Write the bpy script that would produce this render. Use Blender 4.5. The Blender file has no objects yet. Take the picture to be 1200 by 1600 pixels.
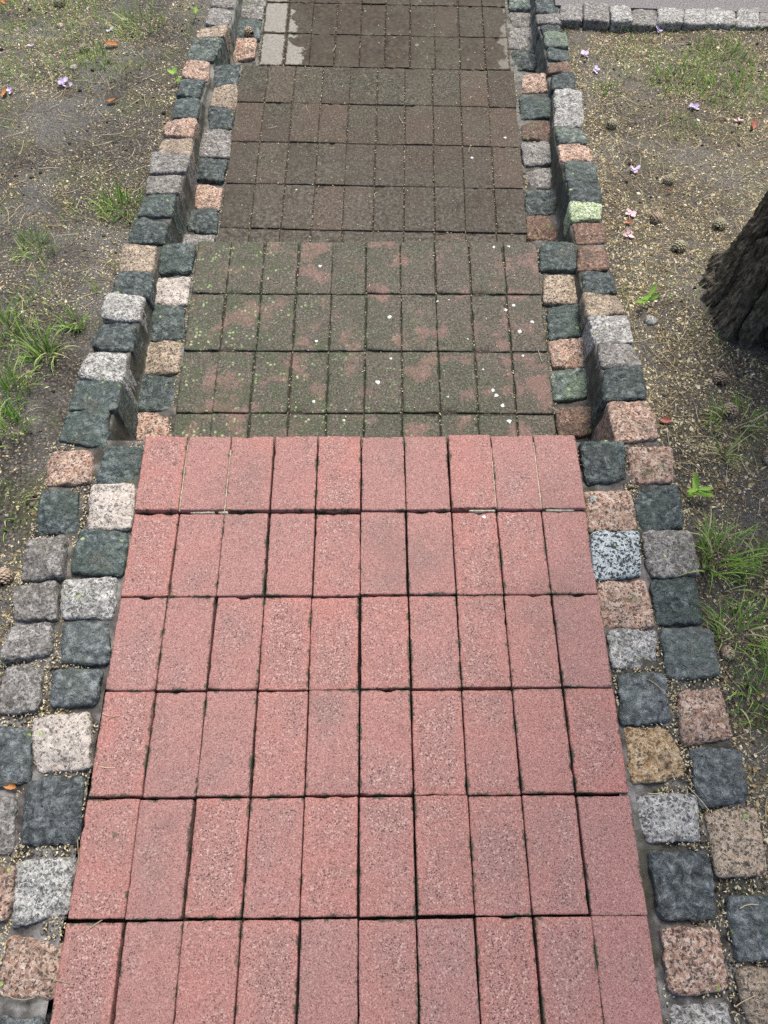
import bpy, math, random
import numpy as np
from mathutils import Matrix, Vector

# ------------------------------------------------------------------ camera, light, exposure
scene = bpy.context.scene
COL = scene.collection
random.seed(7)
RNG = np.random.default_rng(7)

cam_data = bpy.data.cameras.new('camera')
cam = bpy.data.objects.new('camera', cam_data)
COL.objects.link(cam)
cam_data.sensor_fit = 'VERTICAL'
cam_data.sensor_height = 24.0
cam_data.lens = 18.03
cam_data.clip_start = 0.05
cam_data.clip_end = 500.0
cam.matrix_world = (Matrix.Translation((0, 0, 1.5977)) @ Matrix.Rotation(math.radians(-0.4598), 4, 'Z')
                    @ Matrix.Rotation(math.radians(90 - 65.2353), 4, 'X') @ Matrix.Rotation(math.radians(0.8921), 4, 'Z'))
scene.camera = cam

SUN_AZ, SUN_EL = math.radians(20), math.radians(62)
world = bpy.data.worlds.new('World')
scene.world = world
world.use_nodes = True
wn = world.node_tree
wn.nodes.clear()
sky = wn.nodes.new('ShaderNodeTexSky')
sky.sky_type = 'NISHITA'
sky.sun_disc = False
sky.sun_elevation = SUN_EL
sky.sun_rotation = SUN_AZ
sky.air_density = 1.0
sky.dust_density = 4.0
sky.ozone_density = 0.6
bg = wn.nodes.new('ShaderNodeBackground')
bg.inputs['Strength'].default_value = 0.075
wo = wn.nodes.new('ShaderNodeOutputWorld')
wn.links.new(sky.outputs[0], bg.inputs[0])
wn.links.new(bg.outputs[0], wo.inputs[0])

sun_data = bpy.data.lights.new('sun', 'SUN')
sun_data.energy = 1.5
sun_data.angle = math.radians(20)
sun_data.color = (1.0, 0.95, 0.88)
sun = bpy.data.objects.new('sun', sun_data)
COL.objects.link(sun)
sd = Vector((math.sin(SUN_AZ) * math.cos(SUN_EL), math.cos(SUN_AZ) * math.cos(SUN_EL), math.sin(SUN_EL)))
sun.rotation_euler = sd.to_track_quat('Z', 'Y').to_euler()
sun.location = sd * 12

scene.view_settings.view_transform = 'Standard'
scene.view_settings.look = 'None'
scene.view_settings.gamma = 1.0
scene.view_settings.use_curve_mapping = False
scene.view_settings.exposure = 1.42
scene.cycles.use_denoising = False

# ------------------------------------------------------------------ numpy noise
def _h(ix, iy, iz, seed):
    n = (ix.astype(np.int64) * 374761393 + iy.astype(np.int64) * 668265263 + iz.astype(np.int64) * 2147483647 + seed * 1274126177) & 0xFFFFFFFF
    n = ((n ^ (n >> 13)) * 1274126177) & 0xFFFFFFFF
    n = ((n ^ (n >> 16)) * 2246822519) & 0xFFFFFFFF
    return ((n ^ (n >> 15)) & 0xFFFFFF) / float(0xFFFFFF)

def vnoise(P, seed=0):
    """smooth value noise in -1..1 at points P (n,3)"""
    P = np.asarray(P, float)
    i = np.floor(P).astype(np.int64)
    f = P - i
    f = f * f * f * (f * (f * 6 - 15) + 10)
    r = 0.0
    for dx in (0, 1):
        wx = f[:, 0] if dx else 1 - f[:, 0]
        for dy in (0, 1):
            wy = f[:, 1] if dy else 1 - f[:, 1]
            for dz in (0, 1):
                wz = f[:, 2] if dz else 1 - f[:, 2]
                r = r + wx * wy * wz * _h(i[:, 0] + dx, i[:, 1] + dy, i[:, 2] + dz, seed)
    return r * 2 - 1

def fbm(P, seed=0, octv=3, gain=0.5):
    P = np.asarray(P, float)
    a, r, t = 1.0, 0.0, 0.0
    for k in range(octv):
        r = r + a * vnoise(P * (2.03 ** k) + 17.3 * k, seed + k)
        t += a
        a *= gain
    return r / t

def xyz(x, y, z=0.0):
    x = np.asarray(x, float)
    return np.stack([x, np.broadcast_to(y, x.shape), np.broadcast_to(z, x.shape)], -1).reshape(-1, 3)

def sstep(a, b, x):
    t = np.clip((x - a) / (b - a), 0, 1)
    return t * t * (3 - 2 * t)

# ------------------------------------------------------------------ object helpers
def mesh_obj(name, verts, faces, mat=None, parent=None, smooth=True, col=None, mesh=None):
    if mesh is None:
        mesh = bpy.data.meshes.new(name)
        v = np.asarray(verts, np.float32)
        if isinstance(faces, np.ndarray):
            nf, k = faces.shape
            mesh.vertices.add(len(v))
            mesh.vertices.foreach_set('co', v.ravel())
            mesh.loops.add(nf * k)
            mesh.loops.foreach_set('vertex_index', faces.astype(np.int32).ravel())
            mesh.polygons.add(nf)
            mesh.polygons.foreach_set('loop_start', np.arange(0, nf * k, k, dtype=np.int32))
            mesh.polygons.foreach_set('loop_total', np.full(nf, k, np.int32))
            mesh.update(calc_edges=True)
            mesh.validate()
        else:
            mesh.from_pydata([tuple(map(float, q)) for q in v], [], faces)
            mesh.update()
        mesh.polygons.foreach_set('use_smooth', np.full(len(mesh.polygons), bool(smooth)))
        if col is not None:
            at = mesh.attributes.new('tint', 'FLOAT', 'POINT')
            at.data.foreach_set('value', np.asarray(col, np.float32))
        if mat is not None:
            mesh.materials.append(mat)
    o = bpy.data.objects.new(name, mesh)
    COL.objects.link(o)
    if parent is not None:
        o.parent = parent
    return o

def tag(o, label=None, cat=None, group=None, kind=None):
    if label: o['label'] = label
    if cat: o['category'] = cat
    if group: o['group'] = group
    if kind: o['kind'] = kind
    return o

def empty(name, loc, rz=0.0):
    o = bpy.data.objects.new(name, None)
    o.empty_display_size = 0.05
    COL.objects.link(o)
    o.location = loc
    o.rotation_euler = (0, 0, rz)
    return o

def grid_faces(nu, nv, off=0, wrap=False):
    i = np.arange(nu if wrap else nu - 1)[:, None]
    j = np.arange(nv - 1)[None, :]
    i2 = (i + 1) % nu
    f = np.stack([i * nv + j, i2 * nv + j, i2 * nv + j + 1, i * nv + j + 1], -1).reshape(-1, 4)
    return f + off

def rounded_box(hx, hy, hz, r, nx, ny, nz, edge=True):
    """points and quads of a rounded box surface (no bottom); grid tightened towards the edges"""
    def lin(n, h):
        inner = np.linspace(-(h - r), h - r, max(2, n))
        rr = r * np.array([1.0, 0.62, 0.28])
        return np.concatenate([-(h - r) - rr, inner, (h - r) + rr[::-1]])
    X, Y = lin(nx, hx), lin(ny, hy)
    Z = np.concatenate([np.linspace(-hz, hz - r, nz), (hz - r) + r * np.array([0.28, 0.62, 1.0])])
    vs, fs, off = [], [], 0
    def add(A, B, fn, flip):
        nonlocal off
        a, b = np.meshgrid(A, B, indexing='ij')
        vs.append(fn(a.ravel(), b.ravel()))
        f = grid_faces(len(A), len(B), off)
        fs.append(f[:, ::-1] if flip else f)
        off += len(A) * len(B)
    add(X, Y, lambda a, b: np.stack([a, b, np.full_like(a, hz)], -1), False)
    for s in (-1, 1):
        add(X, Z, lambda a, b: np.stack([a, np.full_like(a, s * hy), b], -1), s > 0)
        add(Y, Z, lambda a, b: np.stack([np.full_like(a, s * hx), a, b], -1), s < 0)
    P = np.concatenate(vs)
    F = np.concatenate(fs)
    # weld
    key = np.round(P * 1e6).astype(np.int64)
    _, first, inv = np.unique(key, axis=0, return_index=True, return_inverse=True)
    P = P[first]
    F = inv.reshape(-1)[F]
    inn = np.stack([np.clip(P[:, 0], -(hx - r), hx - r), np.clip(P[:, 1], -(hy - r), hy - r), np.minimum(P[:, 2], hz - r)], -1)
    d = P - inn
    L = np.linalg.norm(d, axis=1, keepdims=True)
    nrm = np.where(L > 1e-9, d / np.maximum(L, 1e-9), 0)
    P = np.where(L > 1e-9, inn + nrm * r, P)
    return P, F, nrm

# ------------------------------------------------------------------ shader helpers
class NT:
    def __init__(self, name, rough=0.8, spec=0.3):
        self.m = bpy.data.materials.new(name)
        self.m.use_nodes = True
        self.t = self.m.node_tree
        self.t.nodes.clear()
        self.out = self.t.nodes.new('ShaderNodeOutputMaterial')
        self.b = self.t.nodes.new('ShaderNodeBsdfPrincipled')
        self.t.links.new(self.b.outputs[0], self.out.inputs[0])
        self.b.inputs['Roughness'].default_value = rough
        self.b.inputs['Specular IOR Level'].default_value = spec
        self.pos = self.n('ShaderNodeNewGeometry').outputs['Position']
    def put(self, sock, v):
        if hasattr(v, 'is_linked'):
            self.t.links.new(v, sock)
        elif isinstance(v, (tuple, list)) and len(v) == 3 and sock.type == 'RGBA':
            sock.default_value = (*v, 1)
        else:
            sock.default_value = v
    def n(self, typ, props=None, **kw):
        nd = self.t.nodes.new(typ)
        for k, v in (props or {}).items():
            setattr(nd, k, v)
        for k, v in kw.items():
            self.put(nd.inputs[int(k[1:])] if k[0] == 'i' and k[1:].isdigit() else nd.inputs[k.replace('_', ' ')], v)
        return nd
    def math(self, op, a, b=0.0, clamp=False):
        return self.n('ShaderNodeMath', {'operation': op, 'use_clamp': clamp}, i0=a, i1=b).outputs[0]
    def ss(self, a, lo, hi):
        nd = self.n('ShaderNodeMapRange', {'interpolation_type': 'SMOOTHSTEP'}, i0=a, i1=lo, i2=hi)
        nd.inputs[3].default_value = 0.0
        nd.inputs[4].default_value = 1.0
        return nd.outputs[0]
    def noise(self, scale, detail=3.0, rough=0.55, vec=None, off=None, dist=0.0):
        v = self.pos if vec is None else vec
        if off is not None:
            v = self.n('ShaderNodeVectorMath', {'operation': 'ADD'}, i0=v, i1=off).outputs[0]
        return self.n('ShaderNodeTexNoise', None, Vector=v, Scale=scale, Detail=detail, Roughness=rough, Distortion=dist).outputs[0]
    def voro(self, scale, vec=None, out='Color', feat='F1', rnd=1.0, off=None):
        v = self.pos if vec is None else vec
        if off is not None:
            v = self.n('ShaderNodeVectorMath', {'operation': 'ADD'}, i0=v, i1=off).outputs[0]
        return self.n('ShaderNodeTexVoronoi', {'feature': feat}, Vector=v, Scale=scale, Randomness=rnd).outputs[out]
    def red(self, c):
        return self.n('ShaderNodeSeparateColor', None, i0=c).outputs[0]
    def ramp(self, fac, stops, mode='LINEAR'):
        nd = self.n('ShaderNodeValToRGB', None, Fac=fac)
        cr = nd.color_ramp
        cr.interpolation = mode
        while len(cr.elements) < len(stops):
            cr.elements.new(0.5)
        for e, (p, c) in zip(cr.elements, stops):
            e.position = p
            e.color = (*c, 1)
        return nd.outputs[0]
    def mix(self, f, a, b, mode='MIX'):
        return self.n('ShaderNodeMixRGB', {'blend_type': mode}, Fac=f, Color1=a, Color2=b).outputs[0]
    def sep(self, v=None):
        return self.n('ShaderNodeSeparateXYZ', None, i0=self.pos if v is None else v).outputs
    def bump(self, h, strength=0.5, dist=0.003, prev=None):
        nd = self.n('ShaderNodeBump', None, Strength=strength, Distance=dist, Height=h)
        if prev is not None:
            self.t.links.new(prev, nd.inputs['Normal'])
        return nd.outputs[0]
    def done(self, color, normal=None, rough=None, spec=None):
        self.put(self.b.inputs['Base Color'], color)
        if normal is not None: self.put(self.b.inputs['Normal'], normal)
        if rough is not None: self.put(self.b.inputs['Roughness'], rough)
        if spec is not None: self.put(self.b.inputs['Specular IOR Level'], spec)
        return self.m

HX, HY = 0.0498, 0.1000      # half size of a paver

def edge_dist(m):
    oc = m.n('ShaderNodeTexCoord').outputs['Object']
    x, y, z = m.sep(oc)
    ex = m.math('SUBTRACT', HX, m.math('ABSOLUTE', x))
    ey = m.math('SUBTRACT', HY, m.math('ABSOLUTE', y))
    return m.math('MINIMUM', ex, ey), oc

def paver_red():
    m = NT('red_concrete', 0.85, 0.25)
    rnd = m.n('ShaderNodeObjectInfo').outputs['Random']
    e, oc = edge_dist(m)
    g1 = m.red(m.voro(340))
    g2 = m.red(m.voro(500, off=(3.1, 1.7, 0.4)))
    worn = m.ss(m.math('ADD', m.noise(9, 4), m.math('MULTIPLY', m.math('SUBTRACT', rnd, 0.5), 0.26)), 0.36, 0.68)
    worn = m.math('MULTIPLY', worn, m.ss(e, -0.002, 0.022))
    base = m.ramp(m.noise(400, 3, 0.7), [(0.33, (0.190, 0.086, 0.074)), (0.5, (0.310, 0.148, 0.128)), (0.68, (0.430, 0.230, 0.202))])
    wcol = m.ramp(m.noise(380, 3, 0.7, off=(5, 2, 1)), [(0.33, (0.085, 0.052, 0.047)), (0.5, (0.235, 0.142, 0.128)), (0.68, (0.42, 0.295, 0.262))])
    c = m.mix(m.math('MULTIPLY', worn, 0.62), base, wcol)
    light = m.math('MULTIPLY', m.ss(g1, 0.82, 0.95), m.math('ADD', 0.20, m.math('MULTIPLY', worn, 0.30)))
    c = m.mix(light, c, (0.58, 0.42, 0.36))
    dark = m.math('MULTIPLY', m.ss(g2, 0.84, 0.93), m.math('ADD', 0.50, m.math('MULTIPLY', worn, 0.40)))
    c = m.mix(dark, c, (0.050, 0.030, 0.030))
    # broad grime and foot wear, independent of the single pavers
    gm = m.math('MULTIPLY', m.ss(m.noise(3.3, 6, 0.62, off=(1.4, 0.2, 0)), 0.46, 0.72), 0.42)
    c = m.mix(gm, c, (0.170, 0.112, 0.096))
    dk = m.math('MULTIPLY', m.ss(m.noise(24, 5, 0.65, off=(5.4, 3.2, 0)), 0.58, 0.75), 0.35)
    c = m.mix(dk, c, (0.120, 0.075, 0.066))
    hsv = m.n('ShaderNodeHueSaturation', None, Hue=0.5, Color=c)
    m.put(hsv.inputs['Value'], m.math('ADD', 1.0, m.math('MULTIPLY', rnd, 0.15)))
    m.put(hsv.inputs['Saturation'], m.math('ADD', 0.90, m.math('MULTIPLY', rnd, 0.16)))
    c = hsv.outputs[0]
    # moss in uneven runs along the joints, a few spots on the faces
    er = m.math('ADD', e, m.math('MULTIPLY', m.math('SUBTRACT', m.noise(110, 4, 0.6), 0.5), 0.016))
    near = m.math('SUBTRACT', 1.0, m.ss(er, 0.0015, 0.0050))
    moss = m.math('MULTIPLY', near, m.ss(m.noise(26, 5, 0.7), 0.50, 0.57))
    vs = m.voro(11, out='Distance', off=(2.2, 0.3, 0.1))
    vc = m.red(m.voro(11, off=(2.2, 0.3, 0.1)))
    vs = m.math('ADD', vs, m.math('MULTIPLY', m.noise(90, 4), 0.12))
    spot = m.math('MULTIPLY', m.math('SUBTRACT', 1.0, m.ss(vs, 0.095, 0.135)), m.ss(vc, 0.80, 0.84))
    moss = m.math('MAXIMUM', m.math('MULTIPLY', moss, 0.85), m.math('MULTIPLY', spot, 0.55))
    c = m.mix(moss, c, m.ramp(m.noise(300), [(0.35, (0.016, 0.030, 0.020)), (0.65, (0.070, 0.090, 0.056))]))
    nb = m.bump(m.noise(420, 2), 0.6, 0.0016)
    nb = m.bump(g2, 0.25, 0.0012, nb)
    return m.done(c, nb)

def paver_algae():
    m = NT('algae_covered_concrete', 0.82, 0.25)
    rnd = m.n('ShaderNodeObjectInfo').outputs['Random']
    e, oc = edge_dist(m)
    px, py, pz = m.sep()
    red = m.ramp(m.noise(300, 3), [(0.33, (0.105, 0.062, 0.052)), (0.5, (0.190, 0.116, 0.098)), (0.68, (0.295, 0.195, 0.165))])
    film = m.ramp(m.noise(200, 3), [(0.33, (0.030, 0.031, 0.021)), (0.5, (0.070, 0.071, 0.050)), (0.68, (0.128, 0.127, 0.094))])
    brown = m.ramp(m.noise(220, 3), [(0.33, (0.036, 0.032, 0.025)), (0.5, (0.082, 0.075, 0.058)), (0.68, (0.148, 0.135, 0.108))])
    film = m.mix(m.ss(m.noise(4.5, 2, off=(7, 3, 0)), 0.42, 0.60), film, brown)
    film = m.mix(m.math('MULTIPLY', rnd, 0.25), film, brown)
    # patches where the film has gone and the red shows
    p1 = m.math('ADD', m.noise(12, 3, 0.5, off=(0.85, 0.1, 0.2)), m.math('MULTIPLY', m.math('SUBTRACT', m.noise(95, 5, 0.75), 0.5), 0.50))
    patch = m.ss(p1, 0.54, 0.65)
    speck = m.math('MULTIPLY', m.ss(m.noise(130, 3, off=(1, 8, 0)), 0.54, 0.66), 0.50)
    speck = m.math('MULTIPLY', speck, m.ss(m.noise(6, 2, off=(4, 4, 0)), 0.32, 0.55))
    c = m.mix(m.math('MAXIMUM', m.math('MULTIPLY', patch, 0.80), speck), film, red)
    # green tint and pale green lichen specks, mostly on the left and near the next step
    zone = m.ss(m.math('ADD', m.math('ADD', m.math('MULTIPLY', px, -1.1), m.math('MULTIPLY', py, -0.75)), m.math('MULTIPLY', m.noise(5, 2), 0.7)), -0.95, -0.25)
    c = m.mix(m.math('MULTIPLY', m.math('MULTIPLY', zone, m.ss(m.noise(22, 4, off=(5, 5, 5)), 0.42, 0.62)), 0.36), c, (0.050, 0.078, 0.032))
    lv = m.math('ADD', m.voro(105, out='Distance', off=(0.1, 0.2, 0.3)), m.math('MULTIPLY', m.math('SUBTRACT', m.noise(170, 4, 0.7), 0.5), 0.75))
    ls = m.ss(m.red(m.voro(105, off=(0.1, 0.2, 0.3))), 0.60, 0.66)
    lz = m.math('MULTIPLY', zone, m.ss(m.noise(16, 5, 0.65, off=(9, 0, 0)), 0.49, 0.60))
    lich = m.math('MULTIPLY', m.math('MULTIPLY', m.math('SUBTRACT', 1.0, m.ss(lv, 0.28, 0.46)), ls), lz)
    c = m.mix(m.math('MULTIPLY', lich, 0.9), c, m.ramp(m.noise(40), [(0.3, (0.18, 0.30, 0.10)), (0.7, (0.38, 0.46, 0.26))]))
    near = m.math('SUBTRACT', 1.0, m.ss(e, 0.001, 0.006))
    c = m.mix(m.math('MULTIPLY', near, m.ss(m.noise(30, 2), 0.45, 0.6)), c, (0.022, 0.034, 0.016))
    g = m.red(m.voro(420))
    c = m.mix(m.math('MULTIPLY', m.ss(g, 0.93, 0.97), 0.5), c, (0.32, 0.30, 0.25))
    nb = m.bump(m.noise(380, 3), 0.5, 0.0016)
    return m.done(c, nb)

def paver_damp():
    m = NT('damp_brown_concrete', 0.65, 0.12)
    rnd = m.n('ShaderNodeObjectInfo').outputs['Random']
    px, py, pz = m.sep()
    br = m.ramp(m.noise(200, 3), [(0.33, (0.034, 0.026, 0.019)), (0.5, (0.078, 0.063, 0.047)), (0.68, (0.130, 0.108, 0.083))])
    gr = m.ramp(m.noise(90, 4), [(0.30, (0.036, 0.032, 0.025)), (0.5, (0.084, 0.075, 0.060)), (0.70, (0.145, 0.132, 0.110))])
    ol = m.ramp(m.noise(150, 3), [(0.33, (0.032, 0.029, 0.020)), (0.5, (0.076, 0.070, 0.051)), (0.68, (0.128, 0.119, 0.090))])
    c = m.mix(m.ss(m.noise(3.2, 2, off=(2, 5, 0)), 0.40, 0.62), br, ol)
    silt = m.ss(m.math('ADD', py, m.math('MULTIPLY', m.noise(7, 4), 0.7)), 2.62, 2.28)
    silt = m.ss(m.math('SUBTRACT', 2.45, m.math('ADD', py, m.math('MULTIPLY', m.math('SUBTRACT', m.noise(7, 4), 0.5), 0.9))), 0.0, 0.65)
    c = m.mix(silt, c, gr)
    red = m.math('MULTIPLY', m.ss(m.math('ADD', rnd, m.math('MULTIPLY', m.noise(8, 2), 0.5)), 0.85, 1.25), 0.16)
    c = m.mix(red, c, (0.125, 0.062, 0.045))
    # dark tide lines and blotches of standing water
    bl = m.ss(m.noise(9, 5, off=(1, 1, 4)), 0.57, 0.74)
    c = m.mix(m.math('MULTIPLY', bl, 0.5), c, (0.030, 0.026, 0.024))
    ring = m.voro(5.5, out='Distance', off=(0.2, 0.1, 0))
    ring = m.math('ADD', ring, m.math('MULTIPLY', m.noise(14, 2), 0.25))
    rl = m.math('SUBTRACT', 1.0, m.ss(m.math('ABSOLUTE', m.math('SUBTRACT', ring, 0.46)), 0.0, 0.030))
    c = m.mix(m.math('MULTIPLY', rl, 0.35), c, (0.034, 0.027, 0.020))
    peb = m.math('MULTIPLY', m.ss(m.noise(75, 3, off=(8, 8, 1)), 0.62, 0.70), silt)
    c = m.mix(m.math('MULTIPLY', peb, 0.7), c, (0.026, 0.022, 0.018))
    sp = m.ss(m.red(m.voro(430)), 0.955, 0.975)
    c = m.mix(m.math('MULTIPLY', sp, 0.55), c, (0.34, 0.31, 0.26))
    c2 = m.n('ShaderNodeHueSaturation', None, Color=c)
    m.put(c2.inputs['Value'], m.math('ADD', 0.80, m.math('MULTIPLY', rnd, 0.18)))
    nb = m.bump(m.noise(260, 3), 0.5, 0.0018)
    rough = m.math('SUBTRACT', 0.80, m.math('MULTIPLY', m.noise(12, 2), 0.22))
    return m.done(c2.outputs[0], nb, rough)

def paver_wet():
    m = NT('wet_brown_concrete', 0.5, 0.14)
    rnd = m.n('ShaderNodeObjectInfo').outputs['Random']
    px, py, pz = m.sep()
    wet = m.ramp(m.noise(60, 4), [(0.28, (0.016, 0.011, 0.006)), (0.5, (0.042, 0.031, 0.018)), (0.75, (0.074, 0.057, 0.036))])
    ol = m.ramp(m.noise(90, 3), [(0.30, (0.022, 0.018, 0.010)), (0.5, (0.050, 0.042, 0.026)), (0.72, (0.080, 0.070, 0.046))])
    wet = m.mix(m.ss(m.noise(5, 2, off=(2, 5, 0)), 0.42, 0.60), wet, ol)
    wet = m.mix(m.math('MULTIPLY', m.ss(rnd, 0.7, 1.0), 0.25), wet, (0.075, 0.045, 0.032))
    dry = m.ramp(m.noise(220, 3), [(0.30, (0.15, 0.140, 0.115)), (0.5, (0.235, 0.225, 0.195)), (0.72, (0.33, 0.315, 0.28))])
    wob = m.math('MULTIPLY', m.math('SUBTRACT', m.noise(13, 5), 0.5), 0.24)
    left = m.math('ADD', m.math('ADD', m.math('MULTIPLY', px, -1.0), wob), m.math('MULTIPLY', m.math('SUBTRACT', py, 2.95), -0.16))
    dl = m.ss(left, 0.335, 0.347)
    rw = m.math('ADD', m.math('ADD', px, m.math('MULTIPLY', wob, 0.7)), m.math('MULTIPLY', m.math('SUBTRACT', py, 2.95), -0.10))
    dr = m.math('MULTIPLY', m.ss(rw, 0.468, 0.480), 0.6)
    spot = m.ss(m.noise(26, 4, off=(6, 1, 2)), 0.70, 0.72)
    d = m.math('MAXIMUM', m.math('MAXIMUM', dl, dr), m.math('MULTIPLY', spot, 0.8))
    # damp edge along the joints stays dark
    e, oc = edge_dist(m)
    d = m.math('MULTIPLY', d, m.ss(m.math('ADD', e, m.math('MULTIPLY', m.math('SUBTRACT', m.noise(60, 3), 0.5), 0.022)), 0.004, 0.009))
    c = m.mix(d, wet, dry)
    nb = m.bump(m.noise(220, 3), 0.4, 0.0016)
    rough = m.math('ADD', m.math('MULTIPLY', m.noise(18, 3), 0.45), m.math('ADD', 0.22, m.math('MULTIPLY', d, 0.4)))
    return m.done(c, nb, rough)

def moss_lichen(m, c, amount=0.5):
    pt = m.n('ShaderNodeNewGeometry').outputs['Pointiness']
    rim = m.math('MULTIPLY', m.ss(pt, 0.53, 0.60), m.ss(m.noise(26, 5, 0.65, off=(7, 7, 2)), 0.42, 0.60))
    c = m.mix(m.math('MULTIPLY', rim, 0.55), c, m.ramp(m.noise(150, 3), [(0.35, (0.17, 0.18, 0.155)), (0.65, (0.36, 0.37, 0.33))]))
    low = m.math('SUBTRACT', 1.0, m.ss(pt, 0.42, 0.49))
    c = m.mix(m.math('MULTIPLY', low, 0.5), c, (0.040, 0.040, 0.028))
    g = m.ss(m.noise(16, 4, off=(3, 9, 2)), 0.60, 0.78)
    c = m.mix(m.math('MULTIPLY', g, 0.6), c, (0.075, 0.105, 0.045))
    d = m.voro(46, out='Distance', off=(0.4, 0.1, 0.8))
    s = m.red(m.voro(46, off=(0.4, 0.1, 0.8)))
    d = m.math('ADD', d, m.math('MULTIPLY', m.math('SUBTRACT', m.noise(95, 5, 0.7), 0.28), 0.95))
    sp = m.math('MULTIPLY', m.math('SUBTRACT', 1.0, m.ss(d, 0.30, 0.45)), m.ss(s, 1.0 - 0.20 * amount, 1.0 - 0.15 * amount))
    return m.mix(m.math('MULTIPLY', sp, 0.85), c, m.ramp(m.noise(60), [(0.35, (0.22, 0.34, 0.06)), (0.65, (0.45, 0.55, 0.22))]))

def granite(name, stops, fleck=(0.02, 0.02, 0.022), fl_amt=0.7, stain=(0.085, 0.072, 0.056), st=0.45, scale=215, lich=0.6, thr=0.72):
    m = NT(name, 0.75, 0.3)
    oi = m.n('ShaderNodeObjectInfo').outputs['Random']
    warp = m.n('ShaderNodeMixRGB', {'blend_type': 'ADD'}, Fac=0.011, Color1=m.pos,
               Color2=m.n('ShaderNodeTexNoise', None, Vector=m.pos, Scale=150.0, Detail=4.0).outputs[1]).outputs[0]
    f = m.red(m.voro(scale, vec=warp))
    big = m.noise(scale * 0.30, 5, 0.62, off=(4, 4, 4))
    f = m.math('ADD', m.math('MULTIPLY', f, 0.62), m.math('MULTIPLY', m.ss(big, 0.30, 0.70), 0.42), True)
    c = m.ramp(f, stops, 'LINEAR')
    k = m.ss(m.math('ADD', m.red(m.voro(scale * 1.25, vec=warp, off=(0.7, 0.2, 0.5))), m.math('MULTIPLY', m.math('SUBTRACT', m.noise(60, 3, off=(2, 7, 1)), 0.5), 0.5)), thr, thr + 0.07)
    c = m.mix(m.math('MULTIPLY', k, fl_amt), c, fleck)
    # grime in the pits and over part of the face
    pit = m.ss(m.noise(52, 6, 0.7, off=(6, 2, 3)), 0.46, 0.34)
    pit = m.math('SUBTRACT', 1.0, m.ss(m.noise(52, 6, 0.7, off=(6, 2, 3)), 0.34, 0.47))
    c = m.mix(m.math('MULTIPLY', pit, 0.62), c, (0.045, 0.038, 0.030))
    s = m.ss(m.math('ADD', m.noise(19, 5, 0.6, off=(1, 2, 9)), m.math('MULTIPLY', m.math('SUBTRACT', oi, 0.5), 0.2)), 0.47, 0.66)
    c = m.mix(m.math('MULTIPLY', s, st), c, stain)
    c = moss_lichen(m, c, lich)
    nb = m.bump(m.noise(52, 7, 0.7, off=(6, 2, 3)), 1.0, 0.009)
    nb = m.bump(f, 0.35, 0.0022, nb)
    return m.done(c, nb)

def basalt(name, a, b, cl, lich=0.6, tint=(0.05, 0.07, 0.055)):
    m = NT(name, 0.62, 0.4)
    oi = m.n('ShaderNodeObjectInfo').outputs['Random']
    f = m.noise(58, 5, 0.68, dist=0.6)
    c = m.ramp(f, [(0.36, a), (0.50, b), (0.64, cl)])
    st = m.n('ShaderNodeMapping', None, Vector=m.pos, Scale=(1.0, 2.6, 1.0)).outputs[0]
    sc = m.ss(m.noise(62, 7, 0.75, vec=st, dist=1.6), 0.56, 0.68)
    c = m.mix(m.math('MULTIPLY', sc, 0.45), c, cl)
    c = m.mix(m.math('MULTIPLY', m.ss(m.math('ADD', m.noise(13, 5, 0.6, off=(5, 0, 5)), m.math('MULTIPLY', m.math('SUBTRACT', oi, 0.5), 0.3)), 0.48, 0.66), 0.55), c, tint)
    dirt = m.ss(m.noise(21, 6, 0.65, off=(2, 6, 1)), 0.54, 0.68)
    c = m.mix(m.math('MULTIPLY', dirt, 0.5), c, (0.085, 0.078, 0.062))
    g = m.math('ADD', m.red(m.voro(420)), m.math('MULTIPLY', m.math('SUBTRACT', m.noise(40, 3), 0.5), 0.25))
    c = m.mix(m.math('MULTIPLY', m.ss(g, 0.95, 1.0), 0.35), c, (0.30, 0.33, 0.32))
    hv = m.n('ShaderNodeHueSaturation', None, Color=c)
    m.put(hv.inputs['Value'], m.math('ADD', 0.75, m.math('MULTIPLY', oi, 0.55)))
    c = moss_lichen(m, hv.outputs[0], lich)
    vf = m.voro(62, out='Distance', feat='F1', off=(0.3, 0.9, 0.2), vec=m.n('ShaderNodeMixRGB', {'blend_type': 'ADD'}, Fac=0.03, Color1=m.pos, Color2=m.n('ShaderNodeTexNoise', None, Vector=m.pos, Scale=50.0, Detail=3.0).outputs[1]).outputs[0])
    nb = m.bump(m.noise(60, 5, 0.66, dist=0.8), 1.0, 0.014)
    nb = m.bump(vf, 0.7, 0.006, nb)
    nb = m.bump(m.noise(260, 4), 0.6, 0.0025, nb)
    return m.done(c, nb)

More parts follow.
